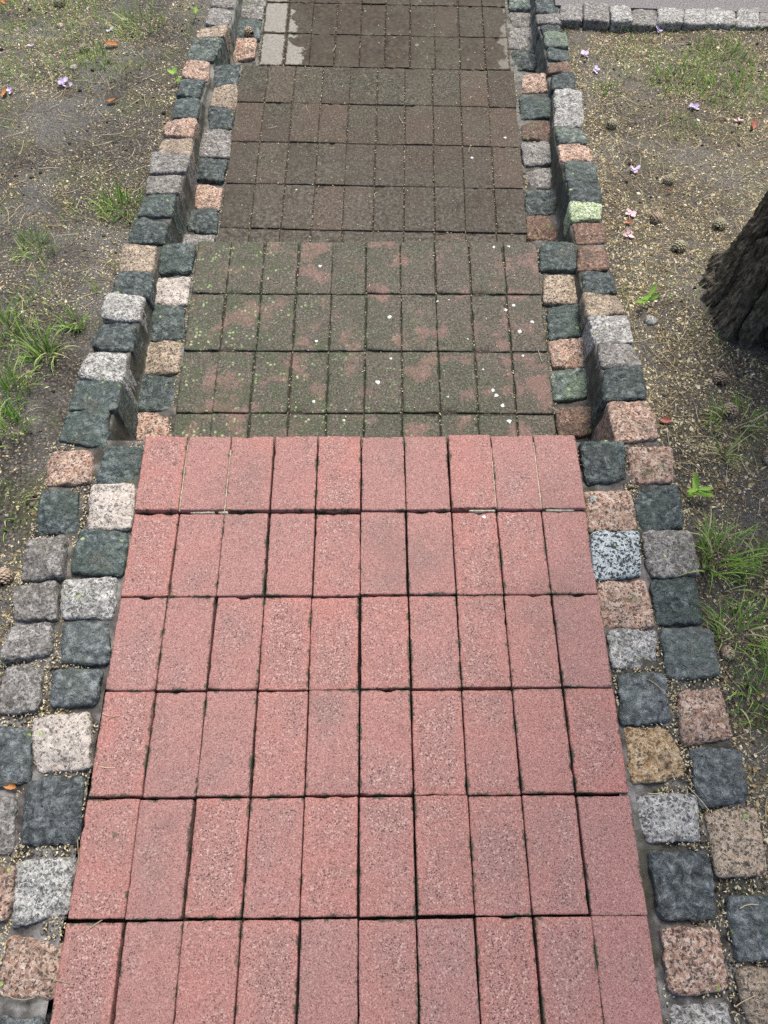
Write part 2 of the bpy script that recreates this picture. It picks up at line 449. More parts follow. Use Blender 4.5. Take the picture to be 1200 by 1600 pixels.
MAT = {}
MAT['red'], MAT['algae'], MAT['damp'], MAT['wet'] = paver_red(), paver_algae(), paver_damp(), paver_wet()
STONE = {
    'D': basalt('damp_dark_basalt', (0.017, 0.026, 0.026), (0.058, 0.075, 0.073), (0.180, 0.212, 0.200)),
    'K': basalt('dry_grey_basalt', (0.034, 0.042, 0.044), (0.098, 0.114, 0.116), (0.245, 0.272, 0.272), 0.3, (0.085, 0.105, 0.085)),
    'E': basalt('grey_green_stone', (0.040, 0.055, 0.048), (0.095, 0.120, 0.105), (0.27, 0.31, 0.28), 0.8, (0.14, 0.19, 0.12)),
    'G': granite('grey_granite', [(0.0, (0.085, 0.080, 0.074)), (0.45, (0.215, 0.205, 0.188)), (0.8, (0.36, 0.345, 0.32)), (1.0, (0.50, 0.47, 0.43))], st=0.32, fl_amt=0.6),
    'S': granite('silver_granite', [(0.0, (0.12, 0.12, 0.115)), (0.4, (0.32, 0.32, 0.30)), (0.8, (0.54, 0.535, 0.50)), (1.0, (0.66, 0.62, 0.57))], st=0.25, stain=(0.13, 0.115, 0.095)),
    'W': granite('white_granite', [(0.0, (0.30, 0.26, 0.22)), (0.4, (0.52, 0.46, 0.40)), (0.8, (0.66, 0.61, 0.54)), (1.0, (0.58, 0.42, 0.34))], st=0.22, lich=0.3, thr=0.80),
    'T': granite('tan_granite', [(0.0, (0.15, 0.105, 0.070)), (0.4, (0.36, 0.285, 0.205)), (0.75, (0.52, 0.44, 0.34)), (1.0, (0.46, 0.27, 0.18))], st=0.40, fl_amt=0.75),
    'P': granite('pink_granite', [(0.0, (0.17, 0.095, 0.065)), (0.35, (0.38, 0.230, 0.165)), (0.7, (0.55, 0.41, 0.32)), (1.0, (0.66, 0.57, 0.48))], st=0.28, fl_amt=0.8, thr=0.74),
    'Y': granite('ochre_granite', [(0.0, (0.14, 0.080, 0.040)), (0.35, (0.37, 0.24, 0.12)), (0.7, (0.52, 0.40, 0.25)), (1.0, (0.62, 0.53, 0.40))], st=0.20, lich=0.2, thr=0.78),
    'N': granite('brown_granite', [(0.0, (0.055, 0.035, 0.026)), (0.4, (0.155, 0.095, 0.068)), (0.75, (0.28, 0.18, 0.13)), (1.0, (0.38, 0.28, 0.21))], st=0.5),
    'B': granite('blue_white_granite', [(0.0, (0.30, 0.34, 0.35)), (0.4, (0.42, 0.47, 0.475)), (1.0, (0.58, 0.62, 0.61))], fleck=(0.022, 0.036, 0.045), fl_amt=0.95, st=0.06, scale=190, lich=0.1, thr=0.58),
    'L': granite('lichen_covered_stone', [(0.0, (0.15, 0.20, 0.10)), (0.4, (0.36, 0.44, 0.25)), (1.0, (0.60, 0.66, 0.50))], st=0.3, stain=(0.24, 0.34, 0.10)),
}

def mortar_mat():
    m = NT('dirty_mortar', 0.85, 0.3)
    c = m.ramp(m.noise(30, 6), [(0.36, (0.034, 0.031, 0.028)), (0.5, (0.110, 0.104, 0.098)), (0.66, (0.25, 0.242, 0.232))])
    nz = m.sep(m.n('ShaderNodeNewGeometry').outputs['Normal'])[2]
    wall = m.math('MULTIPLY', m.math('SUBTRACT', 1.0, m.ss(nz, 0.4, 0.8)), 0.35)
    c = m.mix(m.math('MULTIPLY', m.ss(m.math('ADD', m.noise(9, 4, off=(3, 3, 0)), m.math('MULTIPLY', wall, 0.6)), 0.5, 0.66), 0.65), c, (0.062, 0.068, 0.040))
    py = m.sep()[1]
    lime = m.math('MULTIPLY', m.ss(m.math('ADD', py, m.noise(9, 4)), 2.95, 3.25), m.ss(m.noise(28, 4, off=(1, 5, 5)), 0.38, 0.60))
    c = m.mix(m.math('MULTIPLY', lime, 0.75), c, (0.34, 0.37, 0.33))
    mud = m.ss(m.math('ADD', m.noise(6, 4, off=(2, 2, 8)), m.math('MULTIPLY', py, -0.12)), 0.38, 0.58)
    c = m.mix(m.math('MULTIPLY', m.math('SUBTRACT', 1.0, mud), 0.45), c, (0.045, 0.040, 0.030))
    c = m.mix(m.math('MULTIPLY', m.ss(m.noise(260, 2), 0.66, 0.74), 0.5), c, (0.30, 0.27, 0.20))
    nb = m.bump(m.noise(60, 6, 0.65), 0.7, 0.006)
    return m.done(c, nb)

def soil_mat():
    m = NT('damp_soil', 0.82, 0.3)
    c = m.ramp(m.noise(130, 6, 0.65), [(0.33, (0.016, 0.013, 0.010)), (0.5, (0.060, 0.053, 0.044)), (0.68, (0.18, 0.165, 0.143))])
    gr = m.ramp(m.noise(240, 4, 0.6), [(0.33, (0.034, 0.032, 0.029)), (0.5, (0.130, 0.126, 0.116)), (0.70, (0.30, 0.29, 0.27))])
    c = m.mix(m.math('MULTIPLY', m.ss(m.noise(3.0, 4, off=(2, 1, 0)), 0.42, 0.62), 0.75), c, gr)
    c = m.mix(m.math('MULTIPLY', m.ss(m.noise(7.0, 5, off=(8, 3, 0)), 0.50, 0.68), 0.50), c, (0.095, 0.105, 0.045))
    px = m.sep()[0]
    duff = m.math('MULTIPLY', m.ss(m.math('ADD', px, m.math('MULTIPLY', m.math('SUBTRACT', m.noise(4, 5, 0.65), 0.5), 1.6)), 0.45, 1.0), m.ss(m.noise(75, 5, 0.7, off=(3, 3, 9)), 0.40, 0.60))
    c = m.mix(m.math('MULTIPLY', duff, 0.38), c, m.ramp(m.noise(300, 3), [(0.38, (0.085, 0.065, 0.040)), (0.62, (0.33, 0.275, 0.185))]))
    sp = m.ss(m.red(m.voro(260)), 0.91, 0.95)
    c = m.mix(m.math('MULTIPLY', sp, 0.55), c, (0.36, 0.32, 0.22))
    nb = m.bump(m.noise(90, 7, 0.7), 1.0, 0.012)
    nb = m.bump(m.noise(400, 3), 0.6, 0.002, nb)
    return m.done(c, nb)

def bed_mat():
    m = NT('joint_dirt', 0.9, 0.15)
    c = m.ramp(m.noise(120, 5), [(0.30, (0.010, 0.008, 0.006)), (0.5, (0.026, 0.022, 0.018)), (0.75, (0.070, 0.062, 0.050))])
    return m.done(c, m.bump(m.noise(200, 4), 0.7, 0.004))

def slab_joint_mat():
    m = NT('filled_joint_dirt', 0.9, 0.2)
    c = m.ramp(m.noise(120, 5), [(0.30, (0.018, 0.015, 0.011)), (0.5, (0.045, 0.038, 0.030)), (0.75, (0.095, 0.083, 0.068))])
    c = m.mix(m.ss(m.noise(210, 2), 0.66, 0.72), c, (0.36, 0.32, 0.22))
    return m.done(c, m.bump(m.noise(200, 4), 0.7, 0.004))

def tint_mat(name, stops, rough=0.7, spec=0.25, trans=0.0):
    m = NT(name, rough, spec)
    a = m.n('ShaderNodeAttribute', {'attribute_name': 'tint'}).outputs['Fac']
    c = m.ramp(a, stops)
    m.done(c)
    if trans:
        tr = m.n('ShaderNodeBsdfTranslucent', None, Color=c)
        mx = m.n('ShaderNodeMixShader', None, Fac=trans, i1=m.b.outputs[0], i2=tr.outputs[0])
        m.t.links.new(mx.outputs[0], m.out.inputs[0])
    return m.m

def plain_noise(name, stops, scale, rough=0.7, bump=0.4, dist=0.002, spec=0.3):
    m = NT(name, rough, spec)
    n = m.noise(scale, 4)
    return m.done(m.ramp(n, stops), m.bump(n, bump, dist))

MAT['mortar'], MAT['soil'], MAT['bed'], MAT['bed2'] = mortar_mat(), soil_mat(), bed_mat(), slab_joint_mat()
MAT['cream'] = plain_noise('cream_mortar', [(0.3, (0.26, 0.23, 0.16)), (0.7, (0.58, 0.54, 0.42))], 140, 0.85)
MAT['scale'] = tint_mat('bud_scale', [(0.0, (0.12, 0.080, 0.040)), (0.35, (0.30, 0.235, 0.115)), (0.7, (0.50, 0.43, 0.25)), (1.0, (0.68, 0.63, 0.48))])
MAT['needle'] = tint_mat('dry_needle', [(0.0, (0.13, 0.075, 0.035)), (0.5, (0.33, 0.25, 0.13)), (1.0, (0.52, 0.46, 0.31))])
MAT['grass'] = tint_mat('grass_blade', [(0.0, (0.09, 0.21, 0.030)), (0.45, (0.20, 0.37, 0.06)), (0.8, (0.36, 0.48, 0.13)), (1.0, (0.56, 0.52, 0.28))], 0.55, 0.3, 0.25)
MAT['leafgreen'] = tint_mat('seedling_leaf', [(0.0, (0.12, 0.27, 0.03)), (1.0, (0.32, 0.52, 0.09))], 0.5, 0.3, 0.25)
MAT['petal'] = plain_noise('lilac_petal', [(0.3, (0.42, 0.33, 0.52)), (0.7, (0.68, 0.60, 0.76))], 60, 0.6, 0.2)
MAT['petalpink'] = plain_noise('pink_petal', [(0.3, (0.50, 0.30, 0.33)), (0.7, (0.72, 0.56, 0.58))], 60, 0.6, 0.2)
MAT['leaf'] = plain_noise('orange_dry_leaf', [(0.3, (0.22, 0.08, 0.022)), (0.7, (0.52, 0.23, 0.07))], 70, 0.65)
MAT['leafred'] = plain_noise('red_brown_dry_leaf', [(0.3, (0.22, 0.055, 0.035)), (0.7, (0.45, 0.19, 0.12))], 70, 0.65)
MAT['cone'] = tint_mat('pine_cone_scale', [(0.0, (0.030, 0.019, 0.012)), (0.55, (0.13, 0.085, 0.055)), (1.0, (0.42, 0.34, 0.25))], 0.75)
MAT['conegreen'] = tint_mat('weathered_cone_scale', [(0.0, (0.06, 0.055, 0.032)), (0.6, (0.20, 0.18, 0.115)), (1.0, (0.40, 0.37, 0.25))], 0.8)
MAT['lichen'] = plain_noise('white_lichen', [(0.3, (0.42, 0.47, 0.43)), (0.7, (0.72, 0.76, 0.72))], 300, 0.85)
MAT['pebble'] = STONE['T']

# ------------------------------------------------------------------ terrain profile
ZLY = [-60, -3, -0.5, 0.933, 1.722, 2.732, 3.75, 90]
ZLZ = [0.6, 0.18, 0.0972, 0.0, -0.176, -0.331, -0.485, -0.485]
def zline(y): return np.interp(y, ZLY, ZLZ)

# tread: centre x and y of the front edge, height, yaw, roll, pitch (front edge is the far, lower side)
TREADS = [(-0.0501, 0.9329, 0.0, 0.01512, -0.00219, -0.06775),
          (-0.0505, 1.7221, -0.1762, 0.00361, -0.00548, 0.0),
          (-0.0272, 2.7324, -0.3314, -0.01017, 0.00337, 0.0),
          (0.0048, 3.7528, -0.4780, -0.00842, 0.00594, 0.0)]
def tread_matrix(t):
    x, y, z, yaw, roll, pit = TREADS[t]
    return (Matrix.Translation((x, y, z)) @ Matrix.Rotation(yaw, 4, 'Z') @ Matrix.Rotation(pit, 4, 'X') @ Matrix.Rotation(roll, 4, 'Y'))
TM = [tread_matrix(t) for t in range(4)]
def tread_z(x, y):
    x, y = np.broadcast_arrays(np.asarray(x, float), np.asarray(y, float))
    z = np.zeros(x.shape)
    for t in range(4):
        n = TM[t].to_3x3() @ Vector((0, 0, 1))
        o = TM[t].translation
        zt = o.z - ((x - o.x) * n.x + (y - o.y) * n.y) / n.z
        lo = -9 if t == 0 else TREADS[t - 1][1]
        hi = TREADS[t][1] if t < 3 else 99
        z = np.where((y > lo) & (y <= hi), zt, z)
    return z

# cobbles: kind and the four corners of the top face (mm): far left, far right, near right, near left
STONES = {
  'LI': [
    ('G', [-612,3408,-472,-511,3411,-473,-523,3238,-473,-615,3244,-472]),
    ('D', [-612,3240,-472,-523,3238,-473,-527,3106,-473,-627,3107,-472]),
    ('P', [-629,3103,-472,-529,3106,-473,-533,2986,-473,-626,2975,-472]),
    ('D', [-645,2744,-327,-542,2746,-328,-549,2632,-328,-643,2630,-327]),
    ('T', [-635,2623,-327,-546,2628,-328,-548,2515,-328,-638,2509,-327]),
    ('D', [-640,2506,-327,-547,2508,-328,-549,2398,-328,-631,2396,-327]),
    ('G', [-651,2386,-327,-548,2388,-328,-547,2251,-328,-649,2264,-327]),
    ('D', [-654,2249,-327,-554,2250,-328,-554,2131,-328,-654,2141,-327]),
    ('P', [-653,2132,-327,-551,2107,-328,-553,2012,-328,-646,2014,-327]),
    ('D', [-652,2005,-327,-559,2006,-328,-554,1904,-328,-657,1919,-327]),
    ('G', [-667,1897,-327,-559,1895,-328,-561,1810,-328,-670,1814,-327]),
    ('D', [-664,1702,-178,-569,1706,-177,-573,1599,-177,-669,1595,-178]),
    ('W', [-667,1576,-178,-570,1577,-177,-571,1479,-177,-677,1481,-178]),
    ('D', [-679,1474,-178,-573,1472,-177,-571,1356,-177,-679,1364,-178]),
    ('T', [-673,1349,-178,-570,1347,-177,-570,1241,-177,-672,1244,-178]),
    ('D', [-679,1234,-178,-574,1230,-177,-566,1118,-177,-675,1121,-178]),
    ('P', [-681,1111,-178,-573,1108,-177,-573,1023,-177,-678,1024,-178]),
    ('D', [-656,899,2,-572,903,2,-569,806,9,-660,803,9]),
    ('W', [-669,795,9,-568,802,9,-560,683,17,-661,689,17]),
    ('D', [-670,674,18,-567,673,18,-563,572,25,-669,576,24]),
    ('S', [-683,555,26,-571,560,26,-568,470,32,-672,476,31]),
    ('D', [-664,465,32,-573,465,32,-559,375,38,-653,378,38]),
    ('D', [-663,364,39,-570,364,39,-567,291,44,-653,285,44]),
    ('W', [-679,260,46,-579,270,45,-552,168,52,-658,161,52]),
    ('D', [-670,149,53,-562,150,53,-555,35,61,-659,37,61]),
    ('S', [-652,11,63,-554,14,63,-548,-73,69,-637,-91,70]),
    ('P', [-647,-115,71,-553,-122,72,-544,-204,78,-646,-201,77]),
    ('D', [-641,-230,79,-559,-228,79,-549,-309,85,-629,-309,84]),
    ('G', [-635,-326,85,-551,-326,86,-541,-406,91,-622,-406,91]),
  ],
  'LO': [
    ('G', [-698,3387,-426,-617,3388,-426,-623,3201,-398,-721,3210,-399]),
    ('G', [-727,3199,-398,-627,3169,-393,-629,3031,-372,-720,3050,-375]),
    ('T', [-736,3019,-370,-626,3031,-372,-630,2940,-358,-741,2948,-360]),
    ('E', [-745,2937,-358,-639,2930,-357,-645,2861,-346,-752,2864,-347]),
    ('E', [-751,2859,-346,-644,2851,-345,-647,2775,-334,-751,2773,-333]),
    ('P', [-745,2754,-330,-666,2756,-331,-659,2629,-311,-752,2636,-312]),
    ('D', [-756,2618,-309,-667,2620,-310,-666,2515,-294,-755,2522,-295]),
    ('D', [-755,2505,-292,-661,2507,-292,-656,2375,-272,-749,2381,-273]),
    ('P', [-765,2369,-271,-660,2375,-272,-657,2273,-257,-756,2275,-257]),
    ('T', [-760,2260,-255,-657,2261,-255,-647,2160,-239,-751,2166,-240]),
    ('G', [-773,2173,-241,-651,2160,-239,-653,2060,-224,-770,2058,-224]),
    ('G', [-764,2037,-220,-664,2046,-222,-662,1950,-207,-761,1949,-207]),
    ('D', [-765,1939,-205,-664,1940,-206,-668,1840,-190,-772,1844,-191]),
    ('D', [-768,1810,-185,-668,1814,-186,-669,1703,-168,-769,1714,-170]),
    ('T', [-786,1692,-165,-681,1687,-164,-672,1560,-136,-772,1568,-138]),
    ('D', [-761,1553,-134,-668,1560,-136,-663,1456,-113,-767,1466,-115]),
    ('S', [-774,1454,-112,-677,1456,-113,-666,1347,-88,-773,1351,-89]),
    ('D', [-762,1335,-86,-670,1331,-85,-664,1232,-63,-767,1238,-64]),
    ('S', [-769,1219,-60,-672,1220,-60,-667,1120,-38,-776,1128,-40]),
    ('D', [-772,1119,-37,-671,1116,-37,-655,1014,-14,-774,1021,-16]),
    ('D', [-771,1008,-13,-673,1014,-14,-665,902,6,-773,915,5]),
    ('P', [-780,888,7,-686,889,7,-675,799,13,-778,798,13]),
    ('D', [-782,775,15,-695,779,14,-681,674,22,-770,670,22]),
    ('G', [-781,657,23,-703,661,22,-688,562,29,-778,557,29]),
    ('G', [-785,541,31,-692,553,30,-682,469,35,-772,463,36]),
    ('G', [-781,457,36,-686,463,36,-681,386,41,-771,380,42]),
    ('G', [-768,363,43,-689,367,42,-677,274,49,-765,273,49]),
    ('D', [-767,241,51,-686,244,51,-668,137,58,-749,132,58]),
    ('G', [-757,109,60,-684,109,60,-669,22,66,-743,19,66]),
    ('P', [-740,-8,68,-655,-8,68,-651,-91,73,-727,-91,73]),
    ('G', [-763,-121,75,-680,-120,75,-667,-204,81,-748,-205,81]),
    ('D', [-745,-223,82,-664,-222,82,-650,-309,88,-728,-309,88]),
    ('T', [-731,-326,89,-654,-325,89,-641,-405,95,-717,-406,95]),
  ],
  'RI': [
    ('E', [537,3466,-479,637,3468,-480,630,3336,-480,529,3334,-479]),
    ('G', [534,3325,-479,632,3328,-480,608,3225,-480,538,3223,-479]),
    ('G', [521,3215,-479,629,3217,-480,619,3077,-480,513,3083,-479]),
    ('D', [522,3059,-479,628,3062,-480,614,2950,-480,505,2948,-479]),
    ('P', [520,2717,-331,598,2719,-331,603,2612,-332,501,2610,-331]),
    ('D', [499,2583,-331,615,2585,-332,606,2476,-332,496,2467,-331]),
    ('N', [493,2453,-331,604,2456,-332,591,2360,-331,491,2362,-331]),
    ('G', [486,2355,-331,600,2357,-332,586,2242,-331,491,2235,-331]),
    ('G', [486,2222,-331,584,2224,-331,576,2132,-331,490,2127,-331]),
    ('D', [489,2115,-331,593,2114,-332,583,2008,-331,488,2006,-331]),
    ('N', [481,2000,-331,587,2002,-332,582,1900,-331,478,1898,-331]),
    ('D', [481,1718,-171,574,1719,-171,578,1621,-171,467,1616,-171]),
    ('T', [481,1599,-171,570,1597,-171,575,1492,-171,468,1487,-171]),
    ('D', [473,1477,-171,573,1478,-171,574,1377,-171,471,1368,-171]),
    ('P', [476,1363,-171,576,1364,-171,571,1276,-171,474,1267,-171]),
    ('E', [472,1250,-171,568,1266,-171,566,1171,-171,471,1156,-171]),
    ('N', [469,1129,-171,580,1138,-171,576,1054,-171,475,1045,-171]),
    ('D', [472,924,4,574,929,4,576,822,12,477,814,12]),
    ('P', [473,794,13,571,798,13,574,692,20,467,688,20]),
    ('B', [472,681,21,573,682,21,571,579,28,464,572,28]),
    ('P', [473,564,29,574,567,29,577,467,36,469,459,36]),
    ('S', [476,450,36,575,454,36,568,380,42,476,372,42]),
    ('D', [483,359,43,587,364,43,578,263,49,479,260,49]),
    ('Y', [484,253,50,566,246,51,593,162,56,484,147,57]),
    ('S', [485,126,58,597,129,59,589,49,64,496,42,64]),
    ('D', [492,29,65,602,30,65,598,-80,73,497,-78,72]),
    ('P', [494,-96,74,597,-96,74,592,-187,80,493,-191,80]),
    ('S', [494,-200,81,593,-200,81,587,-277,86,489,-278,86]),
    ('D', [492,-297,87,587,-296,87,580,-377,93,487,-377,93]),
  ],
  'RO': [
    ('D', [632,3388,-426,736,3390,-427,713,3182,-395,621,3180,-395]),
    ('G', [621,3174,-394,715,3176,-394,707,3091,-381,611,3083,-380]),
    ('D', [625,3073,-379,703,3075,-379,706,3018,-370,624,3016,-370]),
    ('E', [623,3006,-368,715,3008,-369,711,2898,-352,620,2891,-351]),
    ('D', [630,2887,-350,714,2888,-351,708,2802,-338,625,2800,-337]),
    ('N', [622,2796,-337,708,2797,-337,703,2709,-323,614,2707,-323]),
    ('D', [624,2689,-320,709,2695,-321,698,2584,-304,609,2582,-304]),
    ('S', [617,2569,-302,711,2571,-302,706,2473,-287,608,2472,-287]),
    ('S', [607,2463,-286,705,2465,-286,696,2367,-271,597,2366,-271]),
    ('E', [600,2354,-269,695,2355,-269,694,2258,-254,593,2256,-254]),
    ('P', [595,2253,-253,702,2254,-254,697,2157,-239,594,2156,-239]),
    ('D', [605,2145,-237,704,2147,-237,692,2040,-221,596,2039,-221]),
    ('D', [600,2035,-220,697,2033,-220,689,1925,-203,589,1924,-203]),
    ('L', [591,1920,-202,689,1922,-203,678,1835,-189,582,1833,-189]),
    ('N', [593,1830,-189,685,1832,-189,674,1736,-174,587,1726,-173]),
    ('N', [590,1710,-169,679,1718,-171,669,1598,-144,578,1591,-143]),
    ('D', [585,1588,-142,672,1592,-143,666,1498,-122,577,1491,-120]),
    ('T', [572,1485,-119,669,1498,-122,672,1398,-100,567,1385,-97]),
    ('S', [573,1380,-96,678,1392,-98,671,1282,-74,574,1276,-73]),
    ('G', [576,1271,-71,672,1272,-72,670,1189,-53,575,1183,-52]),
    ('D', [573,1173,-50,675,1184,-52,667,1069,-26,563,1063,-25]),
    ('P', [562,1055,-23,661,1069,-26,664,938,3,558,925,5]),
    ('P', [586,911,6,686,923,5,676,816,12,584,815,12]),
    ('D', [582,801,13,686,806,13,678,696,20,586,692,20]),
    ('G', [585,685,21,691,690,21,694,583,28,584,576,28]),
    ('D', [591,567,29,684,574,28,678,472,35,586,468,36]),
    ('D', [591,454,36,695,461,36,692,357,43,590,353,43]),
    ('P', [603,325,45,689,330,45,690,234,51,595,224,52]),
    ('D', [608,214,53,708,217,53,698,114,60,603,111,60]),
    ('T', [609,91,61,706,98,61,705,-8,68,615,-10,68]),
    ('D', [623,-45,70,714,-39,70,704,-136,76,621,-140,77]),
    ('T', [622,-159,78,709,-153,78,700,-238,83,619,-241,84]),
    ('G', [623,-260,85,707,-254,85,696,-336,90,617,-338,90]),
  ],
  'FK': [
    ('G', [725,3236,-377,811,3232,-377,792,3102,-357,708,3106,-358]),
    ('G', [816,3232,-377,923,3227,-376,902,3097,-356,798,3102,-357]),
    ('S', [928,3227,-376,1013,3222,-375,991,3092,-356,907,3097,-356]),
    ('G', [1019,3222,-375,1115,3217,-374,1090,3088,-355,996,3093,-356]),
    ('S', [1120,3217,-374,1224,3212,-374,1196,3083,-354,1095,3088,-355]),
    ('S', [1229,3212,-374,1312,3208,-373,1282,3079,-353,1201,3083,-354]),
    ('S', [1317,3208,-373,1436,3202,-372,1403,3073,-353,1287,3079,-353]),
    ('S', [1441,3202,-372,1528,3198,-371,1494,3069,-352,1408,3073,-353]),
    ('G', [1534,3198,-371,1637,3192,-371,1600,3064,-351,1499,3069,-352]),
    ('S', [1642,3193,-371,1734,3188,-370,1695,3059,-351,1605,3064,-351]),
    ('G', [1739,3188,-370,1837,3183,-369,1796,3055,-350,1700,3060,-351]),
  ],
}
STONES = {k: [('K' if c == 'D' and v[1] < 480 and k[0] != 'F' else c, np.array(v, float).reshape(4, 3) / 1000) for c, v in L] for k, L in STONES.items()}

def edge_line(row, a, b):
    ys, xs = [], []
    for c, Q in STONES[row]:
        for i in (a, b):
            ys.append(Q[i, 1]); xs.append(Q[i, 0])
    o = np.argsort(ys)
    ys, xs = np.array(ys)[o], np.array(xs)[o]
    k = np.ones(5) / 5
    xs = np.convolve(np.pad(xs, 2, mode='edge'), k, 'valid')
    return ys, xs
L_OUT, L_IN = edge_line('LO', 0, 3), edge_line('LO', 1, 2)
R_OUT, R_IN = edge_line('RO', 1, 2), edge_line('RO', 0, 3)
def ev(line, y): return np.interp(y, line[0], line[1])

FKQ = np.array([q for c, q in STONES['FK']]).reshape(-1, 3)
FK_FIT = np.polyfit(FKQ[:, 0], FKQ[:, 1], 1)

def ground_z(x, y):
    x, y = np.broadcast_arrays(np.asarray(x, float), np.asarray(y, float))
    shp = x.shape
    x, y = x.ravel(), y.ravel()
    P = np.stack([x, y, np.zeros_like(x)], -1)
    z = zline(y) - 0.030
    z = z + 0.014 * fbm(P * 2.2, 3, 3) + 0.006 * fbm(P * 11, 5, 3) + 0.0035 * fbm(P * 48, 8, 3)
    # trodden hollow beside the left kerb
    z = z - 0.018 * np.exp(-((x + 0.79) / 0.07) ** 2) * sstep(0.7, 0.95, y) * (1 - sstep(1.35, 1.6, y))
    z = z + 0.03 * sstep(0.9, 1.8, np.abs(x))
    # the ground rises round the foot of the tree
    dt = np.hypot(x - 1.15, y - 1.45)
    z = z + 0.045 * np.exp(-(dt / 0.33) ** 2)
    # below the stairs
    lo, ro = ev(L_OUT, y), ev(R_OUT, y)
    t = sstep(0.010, 0.045, x - lo) * sstep(0.010, 0.045, ro - x)
    z = z * (1 - t) + (zline(y) - 0.5) * t
    # lower path past the cross kerb on the right
    fk = np.polyval(FK_FIT, x)
    s = sstep(0.0, 0.05, y - fk) * sstep(0.66, 0.72, x)
    z = z * (1 - s) + (-0.52) * s
    return z.reshape(shp)

# ------------------------------------------------------------------ setting: ground
def axis(lo, hi, step, far):
    core = np.arange(lo, hi + step * 0.5, step)
    g = [step]
    out_l, out_r = [], []
    a, b, s = lo, core[-1], step
    while a > -far:
        s *= 1.25; a -= s; b += s
        out_l.append(a); out_r.append(b)
    return np.concatenate([out_l[::-1], core, out_r])
gx, gy = axis(-1.95, 2.05, 0.0125, 60), axis(-0.45, 3.75, 0.0125, 60)
X, Y = np.meshgrid(gx, gy, indexing='ij')
Z = ground_z(X, Y)
ground = mesh_obj('ground', np.stack([X.ravel(), Y.ravel(), Z.ravel()], -1), grid_faces(len(gx), len(gy)), MAT['soil'])
tag(ground, 'dark damp soil on both sides of the steps', kind='structure')

def path_mat():
    m = NT('grey_asphalt', 0.85, 0.3)
    c = m.ramp(m.noise(180, 4), [(0.35, (0.085, 0.080, 0.078)), (0.5, (0.165, 0.156, 0.152)), (0.68, (0.27, 0.257, 0.25))])
    return m.done(c, m.bump(m.noise(220, 3), 0.6, 0.003))
px0, px1 = 0.70, 40.0
pv = []
for x in (px0, px1):
    pv += [(x, np.polyval(FK_FIT, x) + 0.06, -0.40), (x, np.polyval(FK_FIT, x) + 20, -0.40)]
    pv += [(x, np.polyval(FK_FIT, x) + 0.06, -0.52), (x, np.polyval(FK_FIT, x) + 20, -0.52)]
lower = mesh_obj('footpath', pv, [(0, 4, 5, 1), (2, 3, 7, 6), (0, 2, 6, 4), (1, 5, 7, 3), (0, 1, 3, 2), (4, 6, 7, 5)], path_mat(), smooth=False)
tag(lower, 'grey purple path surface past the cobble kerb', kind='structure')

# ------------------------------------------------------------------ setting: paved steps
PW, PL = 0.1025, 0.2035
def paver_mesh(name, mat, seed, chip):
    P, F, nr = rounded_box(HX, HY, 0.035, 0.0032, 9, 15, 3)
    P[:, 2] -= 0.035
    edge = np.minimum(HX - np.abs(P[:, 0]), HY - np.abs(P[:, 1]))
    n1 = vnoise(P * 45 + seed * 31.7, seed)
    n2 = vnoise(P * 160 + seed * 11.1, seed + 50)
    P = P + nr * (0.0007 * n1 + 0.0005 * n2)[:, None]
    w = np.where((edge < 0.006) & (P[:, 2] > -0.008), 1.0, 0.0)
    c = np.clip(vnoise(P * 70 + seed * 5.3, seed + 9) - 0.42, 0, 1) * w * chip
    P[:, 2] -= c * 0.010
    P[:, :2] *= (1 - c * 0.06)[:, None]
    P[:, 2] += 0.0007 * vnoise(P * 22 + seed * 3.3, seed + 4)
    me = mesh_obj(name, P, F, mat)
    m = me.data
    bpy.data.objects.remove(me)
    return m
STEP_INFO = [('red', 8, 0.022, 'bed', 'top step paved with clean pink red concrete pavers'),
             ('algae', 4, 0.0058, 'bed2', 'second step with green algae and pink patches on its pavers'),
             ('damp', 5, 0.0048, 'bed2', 'third step of damp brown and grey pavers'),
             ('wet', 5, 0.0048, 'bed2', 'lowest step of dark wet pavers with dry light edges')]
steps = []
